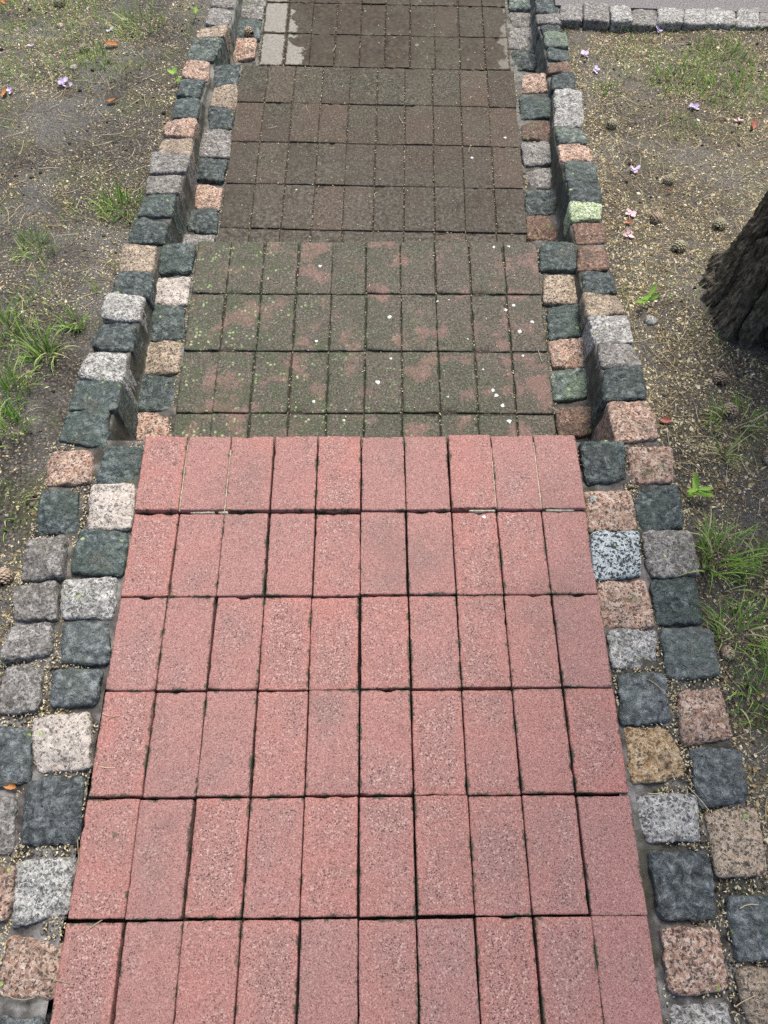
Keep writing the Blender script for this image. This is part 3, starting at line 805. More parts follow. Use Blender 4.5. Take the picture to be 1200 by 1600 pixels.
for t, (mk, rows, jd, bm, lab) in enumerate(STEP_INFO):
    back = rows * PL
    if t: back = TREADS[t][1] - TREADS[t - 1][1]
    hw, zt, zb = 5 * PW - 0.004, -jd - 0.006 * (t == 0), -0.26
    n = 30
    xs, ys = np.linspace(-hw, hw, 24), np.linspace(-back - 0.02 * (t > 0), -0.010, n)
    A, B = np.meshgrid(xs, ys, indexing='ij')
    Cz = zt + 0.0012 * fbm(xyz(A.ravel(), B.ravel()) * 25, t, 2).reshape(A.shape)
    top = np.stack([A.ravel(), B.ravel(), Cz.ravel()], -1)
    fc = [tuple(map(int, q)) for q in grid_faces(24, n)]
    base = len(top)
    bot = [(-hw, ys[0], zb), (hw, ys[0], zb), (hw, ys[-1], zb), (-hw, ys[-1], zb)]
    c00, c10, c11, c01 = 0, 23 * n, 23 * n + n - 1, n - 1
    fc.append([base, base + 1] + [i * n for i in range(23, -1, -1)])
    fc.append([base + 3] + [i * n + n - 1 for i in range(24)] + [base + 2])
    fc.append([base + 3, base] + [i for i in range(n)])
    fc.append([base + 1, base + 2] + [23 * n + i for i in range(n - 1, -1, -1)])
    fc.append([base, base + 3, base + 2, base + 1])
    st = mesh_obj('paved_step', np.concatenate([top, np.array(bot)]), fc, MAT[bm], smooth=False)
    st.matrix_world = TM[t]
    tag(st, lab, kind='structure')
    steps.append(st)
    meshes = [paver_mesh('paver', MAT[mk], 10 * t + k, 1.0 if t == 0 else 1.4) for k in range(6)]
    for r in range(rows):
        for i in range(10):
            o = bpy.data.objects.new('paver', random.choice(meshes))
            COL.objects.link(o)
            o.parent = st
            x, y = (i - 4.5) * PW, -(r + 0.5) * PL
            sy = 1.0
            if t and r == rows - 1:
                end = -back
                st_y = -r * PL
                sy = (st_y - end - 0.003) / PL
                y = (st_y + end) / 2
            zj = random.gauss(0, 0.0016) if t == 0 else max(-0.0012, random.gauss(0.0004, 0.0009))
            if t == 0 and r == 0: zj += 0.0085
            if t == 0 and r == 0: y += 0.001
            o.location = (x + random.gauss(0, 0.0010), y + random.gauss(0, 0.0008), zj)
            o.rotation_euler = (random.gauss(0, 0.004 if t == 0 else 0.002), random.gauss(0, 0.005 if t == 0 else 0.003), random.gauss(0, 0.0035) + (math.pi if random.random() < 0.5 else 0))
            o.scale = (1, sy, 1)

# cream mortar smeared into the joints of the outermost row of the top step
def strip(x0, y0, x1, y1, w, z, h, seed):
    n = 26
    vs, fs = [], []
    d = np.array([x1 - x0, y1 - y0]); L = np.linalg.norm(d); d /= L; nn = np.array([-d[1], d[0]])
    for k in range(n):
        p = np.array([x0, y0]) + d * L * k / (n - 1)
        q = 0.5 + 0.5 * vnoise(np.array([[k * 0.55, seed, 0.3]]), 3)[0]
        e = min(1.0, k * 0.6, (n - 1 - k) * 0.6)
        ww = w * (0.35 + 0.65 * q) * (0.2 + 0.8 * e)
        for s, zz in ((-1, -h), (-0.7, 0.0), (0.7, 0.0), (1, -h)):
            vs.append((p[0] + nn[0] * s * ww, p[1] + nn[1] * s * ww, z + zz + 0.001 * (q - 0.5)))
    for k in range(n - 1):
        for j in range(3):
            a = k * 4 + j
            fs.append((a, a + 1, a + 5, a + 4))
    return vs, fs
for k, (x0, y0, x1, y1, w, z) in enumerate([(-0.41, -0.008, -0.41, -0.200, 0.0024, 0.0055), (-0.3075, -0.035, -0.3075, -0.202, 0.0026, 0.0055),
        (0.3075, -0.03, 0.3075, -0.200, 0.0024, 0.0055), (0.41, -0.02, 0.41, -0.202, 0.0026, 0.0055),
        (-0.385, -0.2028, -0.33, -0.2028, 0.0042, 0.0030), (-0.322, -0.2028, -0.30, -0.2028, 0.0042, 0.0030), (0.245, -0.2028, 0.305, -0.2028, 0.0040, 0.0030), (0.42, -0.2028, 0.485, -0.2028, 0.0038, 0.0030)]):
    v, f = strip(x0, y0, x1, y1, w, z, 0.012, k * 3.1)
    mesh_obj('mortar_smear', v, f, MAT['cream'], steps[0])

# ------------------------------------------------------------------ kerbs of granite and basalt cobbles
def cobble(Q, depth, seed, mat, parent, rough=1.0):
    c = Q.mean(0)
    w = 0.5 * (np.linalg.norm(Q[1] - Q[0]) + np.linalg.norm(Q[2] - Q[3]))
    h = 0.5 * (np.linalg.norm(Q[3] - Q[0]) + np.linalg.norm(Q[2] - Q[1]))
    hx, hy, hz = w / 2, h / 2, depth / 2
    r = min(0.0065, 0.3 * min(hx, hy))
    P, F, nr = rounded_box(hx, hy, hz, r, 24, 24, 6)
    s, t = P[:, 0] / hx, P[:, 1] / hy
    # rounded plan corners
    k = 1 - 0.045 * (np.abs(s) ** 3) * (np.abs(t) ** 3)
    s, t = s * k, t * k
    L = Q - c
    rg = np.random.default_rng(seed)
    L = L * np.array([1.035, 1.035, 1.0]) + rg.normal(0, 0.0030, L.shape) * np.array([1, 1, 0.9])
    u, v = (s + 1) / 2, (t + 1) / 2
    B = (L[3][None] * ((1 - u) * (1 - v))[:, None] + L[2][None] * (u * (1 - v))[:, None]
         + L[1][None] * (u * v)[:, None] + L[0][None] * ((1 - u) * v)[:, None])
    R = B.copy()
    R[:, 2] += P[:, 2] - hz
    W = P + c
    topw = np.clip((P[:, 2] + hz) / (2 * hz), 0, 1) ** 2
    n = nr.copy()
    flat = np.linalg.norm(n, axis=1) < 1e-6
    n[flat & (P[:, 2] > 0)] = (0, 0, 1)
    a = 0.0034 * fbm(W * 26 + seed, seed, 2) + 0.0026 * (1 - 2.2 * np.abs(fbm(W * 46 + seed, seed + 3, 4, 0.65))) + 0.0011 * vnoise(W * 200, seed + 8)
    R = R + n * (a * rough)[:, None]
    # split faces: the lowest of a few tilted planes
    fac = np.full(len(P), 9.0)
    for q in range(7):
        g = rg.normal(0, 0.0052, 2)
        fac = np.minimum(fac, g[0] * s + g[1] * t + abs(rg.normal(0, 0.0022)))
    R[:, 2] += (fac + 0.0030 * fbm(W * 15 + seed * 1.7, seed + 5, 2) + 0.001) * topw * rough
    R[:, 0] += 0.0042 * fbm(W * 34 + 7, seed + 11, 3, 0.6)
    R[:, 1] += 0.0042 * fbm(W * 34 + 19, seed + 12, 3, 0.6)
    o = mesh_obj('cobble', R, F, mat, parent)
    o.location = c
    return o

def kerb_bed(side):
    OUT, IN = (L_OUT, L_IN) if side < 0 else (R_OUT, R_IN)
    ys = np.arange(-0.52, 3.80, 0.007)
    rows = []
    u = np.linspace(0, 1, 9)
    xt = np.interp(ys, [-0.5, 0.933, 0.934, 1.722, 1.723, 2.732, 2.733, 3.8], [TREADS[i][0] for i in (0, 0, 1, 1, 2, 2, 3, 3)]) + side * (5 * PW - 0.006)
    xi, xo = ev(IN, ys), ev(OUT, ys)
    wob = 0.004 * vnoise(xyz(ys * 9, side * 3.0), 31)
    xi = xi - side * (0.009 + wob)
    xo = xo - side * 0.006
    zi = lambda x: tread_z(x, ys) - 0.013
    zo = zline(ys) - 0.013
    cols = []
    for q in u:
        x = xt + (xi - xt) * q
        cols.append(np.stack([x, ys, zi(x)], -1))
    zin = zi(xi)
    for q in (0.3, 0.6, 0.85, 1.0):
        cols.append(np.stack([xi + side * 0.006 * q, ys, zin + (np.maximum(zo, zin) - zin) * q], -1))
    for q in u[1:]:
        x = xi + side * 0.006 + (xo - xi - side * 0.006) * q
        cols.append(np.stack([x, ys, np.maximum(zo, tread_z(x, ys) - 0.013)], -1))
    cols.append(np.stack([xo + side * 0.004, ys, zo - 0.3], -1))
    V = np.stack(cols, 0)
    nu, nv = V.shape[:2]
    V = V.reshape(-1, 3)
    V[:, 2] += 0.0085 * fbm(V * 17, 71, 3) + 0.0022 * fbm(V * 90, 77, 2)
    V[:, 0] += 0.003 * fbm(V * 28, 73, 2)
    F = grid_faces(nu, nv)
    if side < 0: F = F[:, ::-1]
    return V, F

KERBS = []
for side, inner, outer, lab in ((-1, 'LI', 'LO', 'double row of dark and pale cobbles edging the steps on the grassy left side'),
                                (1, 'RI', 'RO', 'double row of mixed cobbles edging the steps on the tree side')):
    k = empty('cobble_kerb', (0, 0, 0))
    tag(k, lab, 'kerb')
    V, F = kerb_bed(side)
    mesh_obj('mortar_bed', V, F, MAT['mortar'], k)
    sd_ = 100 if side < 0 else 400
    for j, (c, Q) in enumerate(STONES[inner]):
        Q = Q.copy(); Q[:, 2] += random.gauss(0, 0.003)
        cobble(Q, 0.10, sd_ + j, STONE[c], k)
    for j, (c, Q) in enumerate(STONES[outer]):
        Q = Q.copy(); Q[:, 2] += random.gauss(0.002, 0.003)
        cobble(Q, 0.26 if Q[:, 1].mean() > 0.8 else 0.12, sd_ + 100 + j, STONE[c], k)
    KERBS.append(k)
k = empty('cobble_kerb', (1.2, 3.15, -0.4))
tag(k, 'single row of pale grey cobbles across the far end of the right hand soil', 'kerb')
V = []
xs = np.linspace(0.66, 1.85, 60)
for x in xs:
    y = np.polyval(FK_FIT, x); z = zline(y) - 0.012
    V += [(x - 1.2, y - 0.060 - 3.15, z - 0.25 + 0.4), (x - 1.2, y - 0.050 - 3.15, z + 0.4), (x - 1.2, y + 0.05 - 3.15, z + 0.4), (x - 1.2, y + 0.062 - 3.15, z - 0.25 + 0.4)]
V = np.array(V)
V[:, 2] += 0.004 * fbm(V * 25, 5, 2)
mesh_obj('mortar_bed', V, grid_faces(60, 4)[:, ::-1], MAT['mortar'], k)
for j, (c, Q) in enumerate(STONES['FK']):
    Q = Q.copy(); Q[:, 2] += random.gauss(-0.022, 0.003)
    o = cobble(Q, 0.16, 700 + j, STONE[c], k)
    o.location = Vector(o.location) - Vector((1.2, 3.15, -0.4))

# ------------------------------------------------------------------ tree
def voro2(u, v, seed, wrap):
    """F1, F2 and cell id of a jittered grid; u wraps every `wrap` cells"""
    iu, iv = np.floor(u).astype(int), np.floor(v).astype(int)
    f1 = np.full(u.shape, 9.0); f2 = np.full(u.shape, 9.0); cid = np.zeros(u.shape)
    for du in (-1, 0, 1):
        for dv in (-1, 0, 1):
            a, b = iu + du, iv + dv
            aw = np.mod(a, wrap)
            cx = a + 0.15 + 0.7 * _h(aw, b, aw * 0, seed)
            cy = b + 0.15 + 0.7 * _h(aw, b, aw * 0, seed + 1)
            d = np.hypot(u - cx, v - cy)
            nearer = d < f1
            f2 = np.where(nearer, f1, np.minimum(f2, d))
            cid = np.where(nearer, _h(aw, b, aw * 0, seed + 2), cid)
            f1 = np.where(nearer, d, f1)
    return f1, f2, cid

def bark_mat():
    m = NT('pine_bark', 0.9, 0.2)
    a = m.n('ShaderNodeAttribute', {'attribute_name': 'tint'}).outputs['Fac']
    st = m.n('ShaderNodeMapping', None, Vector=m.pos, Scale=(1.0, 1.0, 0.35)).outputs[0]
    n = m.noise(110, 5, 0.65, vec=st)
    c = m.ramp(n, [(0.33, (0.026, 0.021, 0.014)), (0.5, (0.085, 0.072, 0.052)), (0.68, (0.22, 0.195, 0.15))])
    c = m.mix(m.math('MULTIPLY', a, 0.5), c, m.ramp(n, [(0.35, (0.055, 0.042, 0.028)), (0.65, (0.27, 0.225, 0.165))]))
    c = m.mix(m.math('MULTIPLY', m.ss(m.noise(14, 4), 0.54, 0.70), 0.5), c, (0.060, 0.068, 0.034))
    return m.done(c, m.bump(m.noise(60, 6, 0.7, vec=st), 1.0, 0.014))

TX, TY = 1.165, 1.440
tz = float(ground_z(np.array([0.80]), np.array([TY]))[0])
tree = empty('pine_tree', (TX, TY, tz))
tag(tree, 'thick furrowed pine trunk rising beside the right hand kerb', 'tree')
th = np.linspace(0, 2 * np.pi, 640, endpoint=False)
hh = np.concatenate([np.linspace(-0.16, 1.3, 420), np.linspace(1.33, 7.0, 90)])
A, H = np.meshgrid(th, hh, indexing='ij')
rad = 0.190 + 0.035 * np.exp(-np.maximum(H, -0.05) / 0.10) - 0.012 * np.maximum(H, 0)
lobe = np.exp(-np.maximum(H, 0) / 0.16)
rad = rad + lobe * (0.014 * np.cos(5 * A + 0.6) + 0.008 * np.cos(8 * A + 1.9))
U = A / (2 * np.pi) * 20
wu = U + 0.80 * fbm(np.stack([np.cos(A).ravel() * 1.5, np.sin(A).ravel() * 1.5, H.ravel() * 4], -1), 11, 3).reshape(A.shape)
wv = H * 2.4 + 0.5 * fbm(np.stack([np.cos(A).ravel() * 2, np.sin(A).ravel() * 2, H.ravel() * 3], -1), 15, 2).reshape(A.shape)
f1, f2, cid = voro2(wu, wv, 5, 20)
plate = sstep(0.03, 0.16, f2 - f1)
NR = np.stack([np.cos(A).ravel() * 0.22, np.sin(A).ravel() * 0.22, H.ravel()], -1)
ridge = 1 - np.abs(fbm(NR * np.array([30, 30, 5.5]), 41, 3)).reshape(A.shape) * 2.2
plate = np.clip(plate * (0.72 + 0.28 * ridge), 0, 1.1)
NP = np.stack([np.cos(A).ravel() * 0.22, np.sin(A).ravel() * 0.22, H.ravel()], -1)
lay = fbm(NP * np.array([26, 26, 9]), 61, 4, 0.6).reshape(A.shape) * 2.6
lay = np.floor(lay) + sstep(0.35, 0.65, lay - np.floor(lay))
rad = rad + 0.046 * plate + 0.018 * (cid - 0.5) * plate + 0.0040 * lay * plate
rad = rad + 0.009 * fbm(NP * np.array([48, 48, 16]), 21, 3).reshape(A.shape) + 0.003 * fbm(NP * 120, 25, 2).reshape(A.shape)
V = np.stack([(rad * np.cos(A)).ravel(), (rad * np.sin(A)).ravel(), H.ravel()], -1)
mesh_obj('trunk', V, grid_faces(len(th), len(hh), wrap=True), bark_mat(), tree, col=np.clip(plate * (0.35 + 0.65 * cid), 0, 1).ravel())
def tube(pts, r0, r1, n=9):
    pts = np.array(pts, float); vs = []
    for k, p in enumerate(pts):
        d = pts[min(k + 1, len(pts) - 1)] - pts[max(k - 1, 0)]
        d /= np.linalg.norm(d)
        s = np.cross(d, (0.3, 0.2, 0.93)); s /= np.linalg.norm(s); q = np.cross(d, s)
        r = r0 + (r1 - r0) * k / (len(pts) - 1)
        for a in range(n):
            w = 2 * math.pi * a / n
            vs.append(p + r * (math.cos(w) * s + math.sin(w) * q))
    V = np.array(vs)
    f = []
    for k in range(len(pts) - 1):
        for a in range(n):
            f.append((k * n + a, k * n + (a + 1) % n, (k + 1) * n + (a + 1) % n, (k + 1) * n + a))
    f.append(list(range(n))[::-1]); f.append([(len(pts) - 1) * n + a for a in range(n)])
    return V, f
tips = []
limb_mat = plain_noise('limb_bark', [(0.3, (0.05, 0.035, 0.022)), (0.7, (0.16, 0.11, 0.07))], 60)
for i in range(7):
    az = i * 2.4 + 0.5; h0 = 5.2 + 0.26 * i; Lb = 1.9 - 0.15 * i
    pts = [(0.05 * math.cos(az), 0.05 * math.sin(az), h0)]
    for q in (0.35, 0.7, 1.0):
        pts.append((Lb * q * math.cos(az + 0.2 * q), Lb * q * math.sin(az + 0.2 * q), h0 + 0.5 * q))
    V, f = tube(pts, 0.055, 0.015)
    mesh_obj('limb', V, f, limb_mat, tree)
    tips += [np.array(pts[2]), np.array(pts[3])]
tips.append(np.array((0, 0, 7.2)))
cv, ct = [], []
for tp in tips:
    c = tp + RNG.normal(0, 0.30, (70, 3)) * np.array([1, 1, 0.5])
    for q in c:
        for _ in range(3):
            d = RNG.normal(0, 1, 3); d /= np.linalg.norm(d)
            s = np.cross(d, RNG.normal(0, 1, 3)); s /= np.linalg.norm(s)
            cv += [q - s * 0.03, q + s * 0.03, q + d * 0.16]; ct += [random.random()] * 3
cv = np.array(cv)
mesh_obj('crown', cv, np.arange(len(cv)).reshape(-1, 3), tint_mat('pine_needles', [(0, (0.02, 0.045, 0.02)), (1, (0.06, 0.10, 0.04))]), tree, smooth=False, col=ct)

# ------------------------------------------------------------------ loose things
GZ = Z
def mesh_z(x, y):
    """height of the ground mesh itself"""
    x, y = np.asarray(x, float), np.asarray(y, float)
    i = np.clip(np.searchsorted(gx, x) - 1, 0, len(gx) - 2); j = np.clip(np.searchsorted(gy, y) - 1, 0, len(gy) - 2)
    u = (x - gx[i]) / (gx[i + 1] - gx[i]); v = (y - gy[j]) / (gy[j + 1] - gy[j])
    return (GZ[i, j] * (1 - u) * (1 - v) + GZ[i + 1, j] * u * (1 - v) + GZ[i, j + 1] * (1 - u) * v + GZ[i + 1, j + 1] * u * v)
def surf_z(x, y):
    return float(mesh_z(x, y))

def grass_mesh(n, rad, length, spread, seed, yellow=0.15, wid=0.0021, lean=(0, 0)):
    rg = np.random.default_rng(seed)
    vs, fs, cs = [], [], []
    for b in range(n):
        a = rg.uniform(0, 2 * math.pi)
        r = rad * math.sqrt(rg.random())
        bx, by = r * math.cos(a), r * math.sin(a)
        a2 = a + rg.normal(0, 0.7)
        L = length * rg.uniform(0.45, 1.15)
        tilt = spread * rg.uniform(0.15, 1.0)
        dx, dy = math.cos(a2) + lean[0], math.sin(a2) + lean[1]
        nx, ny = -dy, dx
        nl = math.hypot(nx, ny) or 1
        nx, ny = nx / nl, ny / nl
        w = wid * rg.uniform(0.6, 1.2)
        t = min(0.99, rg.random() * 0.75) if rg.random() > yellow else rg.uniform(0.85, 1.0)
        i0 = len(vs)
        x, y, z = bx, by, -0.006
        ang = tilt * 0.35
        for k in range(5):
            ww = w * (1 - (k / 4) ** 1.6 * 0.95)
            vs.append((x + nx * ww, y + ny * ww, z)); vs.append((x - nx * ww, y - ny * ww, z + 0.0006))
            cs += [t, t]
            x += dx * math.sin(ang) * L / 4; y += dy * math.sin(ang) * L / 4; z += math.cos(ang) * L / 4
            z = max(z, 0.004)
            ang += tilt * 0.42
        for k in range(4):
            a_ = i0 + 2 * k
            fs.append((a_, a_ + 1, a_ + 3, a_ + 2))
    return np.array(vs), np.array(fs), cs

TUFTS = [(-0.853, 1.364, 34, 0.022, 0.085, 1.0, 0.10, 'small spiky grass tuft on bare soil by the left kerb'),
         (-0.900, 1.235, 60, 0.030, 0.125, 1.25, 0.15, 'widest splayed grass tuft on the left with its blades bent over bare soil'),
         (-0.960, 1.090, 80, 0.050, 0.115, 1.15, 0.15, 'dense grass tuft at the left picture edge below the widest tuft'),
         (-0.915, 0.972, 50, 0.040, 0.095, 1.05, 0.18, 'lowest of the grass tufts along the left picture edge'),
         (-0.835, 1.900, 75, 0.055, 0.090, 0.85, 0.12, 'bright green upright grass tuft touching the left kerb beside grey cobbles'),
         (-1.060, 1.700, 60, 0.050, 0.075, 0.95, 0.12, 'flat bright grass tuft left of the bright one at the kerb'),
         (-1.105, 2.790, 60, 0.050, 0.050, 0.95, 0.05, 'short vivid green grass tuft under the orange dry leaf'),
         (-0.985, 3.060, 60, 0.080, 0.110, 1.05, 0.30, 'loose yellowish grass tuft at the top left by the kerb'),
         (-1.040, 1.320, 70, 0.050, 0.120, 1.20, 0.20, 'grass tuft cut by the left picture edge beside the widest tuft'),
         (-0.870, 0.745, 40, 0.050, 0.060, 1.10, 0.25, 'thin low grass tuft on the left beside the pink kerb cobble'),
         (-0.831, 1.513, 9, 0.010, 0.085, 0.55, 0.45, 'few thin upright grass stalks next to the left kerb'),
         (0.752, 0.630, 70, 0.040, 0.130, 1.15, 0.22, 'tall green grass tuft beside the grey cobble on the right kerb'),
         (0.850, 0.590, 55, 0.050, 0.110, 1.25, 0.30, 'sprawling grass tuft at the right picture edge next to the tall tuft'),
         (0.765, 0.455, 55, 0.045, 0.110, 1.20, 0.30, 'ragged grass tuft with pale stalks by dark cobbles on the right'),
         (0.800, 0.330, 120, 0.065, 0.085, 1.10, 0.18, 'thick green grass clump at the right edge in the lower half'),
         (1.110, 2.690, 90, 0.090, 0.065, 1.00, 0.10, 'bright grass tuft at the top right between blossoms'),
         (1.300, 2.840, 130, 0.115, 0.060, 1.00, 0.15, 'broad grass patch at the far top right near the cross kerb'),
         (1.310, 2.600, 120, 0.115, 0.060, 1.00, 0.20, 'broad grass patch on the right below the far one'),
         (1.060, 2.390, 45, 0.070, 0.050, 1.00, 0.20, 'small thin grass tuft in the middle of the right hand soil'),
         (0.871, 1.010, 45, 0.050, 0.090, 1.30, 0.35, 'wispy grass tuft beside the open pine cone'),
         (0.820, 0.905, 12, 0.012, 0.110, 1.10, 0.50, 'few long pale grass stalks below the open pine cone'),
         (0.825, 2.62, 30, 0.045, 0.050, 1.00, 0.2, 'small grass tuft close to the right kerb near its top')]
for i, (x, y, n, r, L, sp, yl, lab) in enumerate(TUFTS):
    V, F, cs = grass_mesh(int(n * 1.35), r * 1.25, L * 0.92, sp, 900 + i, yl)
    o = mesh_obj('grass_tuft', V, F, MAT['grass'], col=cs)
    o.location = (x, y, surf_z(x, y))
    tag(o, lab, 'grass', 'grass tufts growing in the soil')

def pine_cone_mesh(L, R, seed, open_=0.5):
    rg = np.random.default_rng(seed)
    vs, fs, cs = [], [], []
    nz, na = 9, 12
    for i in range(nz):
        t = i / (nz - 1)
        r = R * 0.62 * math.sin(math.pi * (0.08 + 0.86 * t)) ** 0.7
        for a in range(na):
            w = 2 * math.pi * a / na
            vs.append((r * math.cos(w), r * math.sin(w), (t - 0.5) * L * 0.92)); cs.append(0.05)
    for i in range(nz - 1):
        for a in range(na):
            fs.append((i * na + a, i * na + (a + 1) % na, (i + 1) * na + (a + 1) % na, (i + 1) * na + a))
    N = 64
    for k in range(N):
        t = (k + 0.5) / N
        z = (t - 0.5) * L
        w = k * 2.39996 + rg.normal(0, 0.05)
        rr = R * math.sin(math.pi * (0.10 + 0.82 * t)) ** 0.75
        up = 0.35 + 0.5 * t - open_ * 0.5
        sw = 0.36 * R * (0.6 + 0.5 * math.sin(math.pi * t))
        er = np.array([math.cos(w), math.sin(w), 0]); et = np.array([-math.sin(w), math.cos(w), 0]); ez = np.array([0, 0, 1.0])
        d = er * math.cos(up) + ez * math.sin(up)
        nn = -er * math.sin(up) + ez * math.cos(up)
        b = er * rr * 0.45 + ez * z
        tip = er * rr + ez * (z + 0.12 * R)
        i0 = len(vs)
        th_ = 0.10 * R
        for p, wd, tt in ((b, 0.4, 0.0), (tip, 1.0, 0.75), (tip + d * 0.16 * R, 0.55, 1.0)):
            for s in (-1, 1):
                for q in (-1, 1):
                    vs.append(tuple(p + et * s * sw * wd + nn * q * th_ * (1.3 if tt > 0.7 else 0.6)))
                    cs.append(tt * rg.uniform(0.75, 1.0))
        for j in (0, 4):
            a = i0 + j
            fs += [(a, a + 4, a + 6, a + 2), (a + 1, a + 3, a + 7, a + 5), (a, a + 1, a + 5, a + 4), (a + 2, a + 6, a + 7, a + 3)]
        fs.append((i0 + 8, i0 + 9, i0 + 11, i0 + 10))
    return np.array(vs), fs, cs

CONES = [(-1.345, 3.235, 0.050, 0.024, 'conegreen', 0.9, 'large weathered pine cone at the top left picture edge'),
         (-0.826, 0.569, 0.042, 0.022, 'cone', 0.8, 'pale opened pine cone on soil at the left edge beside a grey cobble'),
         (0.876, 1.153, 0.040, 0.019, 'cone', 0.4, 'closed brown pine cone lying below the tree trunk'),
         (0.867, 1.040, 0.046, 0.022, 'cone', 0.9, 'open dark pine cone with pale scale tips among needles'),
         (0.948, 2.079, 0.038, 0.019, 'conegreen', 0.2, 'grey closed pine cone in the middle of the right hand soil'),
         (0.860, 1.868, 0.040, 0.021, 'cone', 0.7, 'pine cone beside the pink petals near the right kerb'),
         (0.809, 2.400, 0.040, 0.019, 'conegreen', 0.3, 'mossy pine cone close to the right kerb under the petals'),
         (1.050, 1.830, 0.042, 0.022, 'conegreen', 0.5, 'pale pine cone against the left side of the trunk'),
         (-1.165, 2.870, 0.038, 0.020, 'conegreen', 0.3, 'dull pine cone above the lilac blossom cluster on the left'),
         (0.900, 1.720, 0.046, 0.022, 'conegreen', 0.6, 'weathered pine cone between the trunk and the right kerb'),
         (1.020, 1.095, 0.044, 0.022, 'cone', 0.7, 'pine cone at the right picture edge below the trunk')]
for i, (x, y, L, R_, mk, op, lab) in enumerate(CONES):
    V, F, cs = pine_cone_mesh(L, R_, 40 + i, op)
    o = mesh_obj('pine_cone', V, F, MAT[mk], smooth=False, col=cs)
    o.location = (x, y, surf_z(x, y) + R_ * 0.48)
    o.rotation_euler = (math.radians(82 + random.uniform(-12, 12)), 0, random.uniform(0, 6.28))
    o.scale = (0.82, 0.82, 0.82)
    tag(o, lab, 'pine cone', 'pine cones fallen on the soil')
V, F, cs = pine_cone_mesh(0.036, 0.017, 77, 0.8)
o = mesh_obj('pine_cone', V, F, MAT['cone'], smooth=False, col=cs)
o.location = (-0.565, 3.13, -0.478 + 0.016)
o.rotation_euler = (math.radians(85), 0, 0.9)
tag(o, 'small pine cone resting on a dark cobble beside the lowest step', 'pine cone', 'pine cones fallen on the soil')

def petal_mesh(L, Wd, seed, curl=0.35, n=6, m=4):
    rg = np.random.default_rng(seed)
    vs = []
    for i in range(n):
        t = i / (n - 1)
        w = Wd * (math.sin(math.pi * (0.06 + 0.86 * t)) ** 0.6)
        for j in range(m):
            s = (j / (m - 1) - 0.5) * 2
            vs.append((s * w / 2 + rg.normal(0, Wd * 0.02), t * L, curl * L * (0.35 * t * t + 0.5 * s * s * 0.3) + rg.normal(0, L * 0.015)))
    return np.array(vs), grid_faces(n, m)[:, ::-1]
BLOSSOMS = [(-1.184, 2.620, 9, 0.030, 'petal', 'large cluster of pale lilac petals on the left hand soil'),
            (-1.362, 2.555, 4, 0.026, 'petal', 'lilac blossom beside a brown leaf at the left picture edge'),
            (1.105, 3.075, 5, 0.028, 'petal', 'lilac blossom lying against the far cross kerb'),
            (0.777, 2.885, 4, 0.032, 'petal', 'upper of two lilac blossoms near the top of the right kerb'),
            (0.805, 2.765, 4, 0.026, 'petal', 'lower of two lilac blossoms near the top of the right kerb'),
            (1.120, 2.515, 5, 0.034, 'petal', 'pale lilac blossom below the bright grass at the top right'),
            (0.842, 2.131, 4, 0.028, 'petal', 'lilac blossom midway along the right kerb'),
            (0.790, 1.900, 4, 0.028, 'petalpink', 'pink petals lying beside a pine cone near the right kerb'),
            (1.270, 2.430, 4, 0.026, 'petalpink', 'curled pink blossom beside pale buds on the right'),
            (-1.373, 2.881, 2, 0.018, 'petal', 'tiny violet petal on the upper left soil'),
            (-1.100, 3.030, 2, 0.026, 'petal', 'white petal on soil near the top left grass'),
            (0.760, 1.790, 3, 0.028, 'petalpink', 'pale pink petal close to the kerb below the pine cone')]
for i, (x, y, n, L, mk, lab) in enumerate(BLOSSOMS):
    e = empty('fallen_blossom', (x, y, surf_z(x, y) + 0.006), random.uniform(0, 6.28))
    tag(e, lab, 'blossom', 'fallen blossoms on the soil')
    for q in range(n):
        V, F = petal_mesh(0.74 * L * random.uniform(0.6, 1.15), L * 0.5, i * 20 + q, random.uniform(0.2, 0.9))
        p = mesh_obj('petal', V, F, MAT[mk], e)
        a = q * 6.283 / n + random.uniform(-0.3, 0.3)
        off = (0.0 if n < 6 else random.uniform(0, 0.022))
        p.location = (off * math.cos(a * 1.7), off * math.sin(a * 1.7), 0.002 * (q % 3))
        p.rotation_euler = (random.uniform(-0.1, 0.5), random.uniform(-0.5, 0.5), a)

LEAVES = [(-1.063, 2.902, 0.060, 0.030, 'leaf', 'bright orange curled dry leaf above the vivid grass tuft'),
          (-0.700, 0.136, 0.034, 0.016, 'leaf', 'small orange leaf in the joint of the left kerb'),
          (-0.990, 2.505, 0.040, 0.024, 'leaf', 'faded tan dry leaf on soil left of the kerb'),
          (0.772, 1.850, 0.030, 0.020, 'leafred', 'red brown leaf under the pink petals'),
          (-1.575, 3.235, 0.050, 0.030, 'leaf', 'tan dry leaf in the top left corner'),
          (-1.372, 2.530, 0.050, 0.026, 'leaf', 'brown folded leaf beside the lilac blossom at the left edge'),
          (1.305, 2.39, 0.045, 0.022, 'leafred', 'reddish dry leaf at the right edge beside the curled blossom'),
          (0.935, 2.015, 0.026, 0.012, 'leafred', 'tiny red leaf scrap below the grey closed pine cone'),
          (0.700, 1.010, 0.034, 0.020, 'leafred', 'brown leaf scrap against the right kerb beside a dark cobble')]
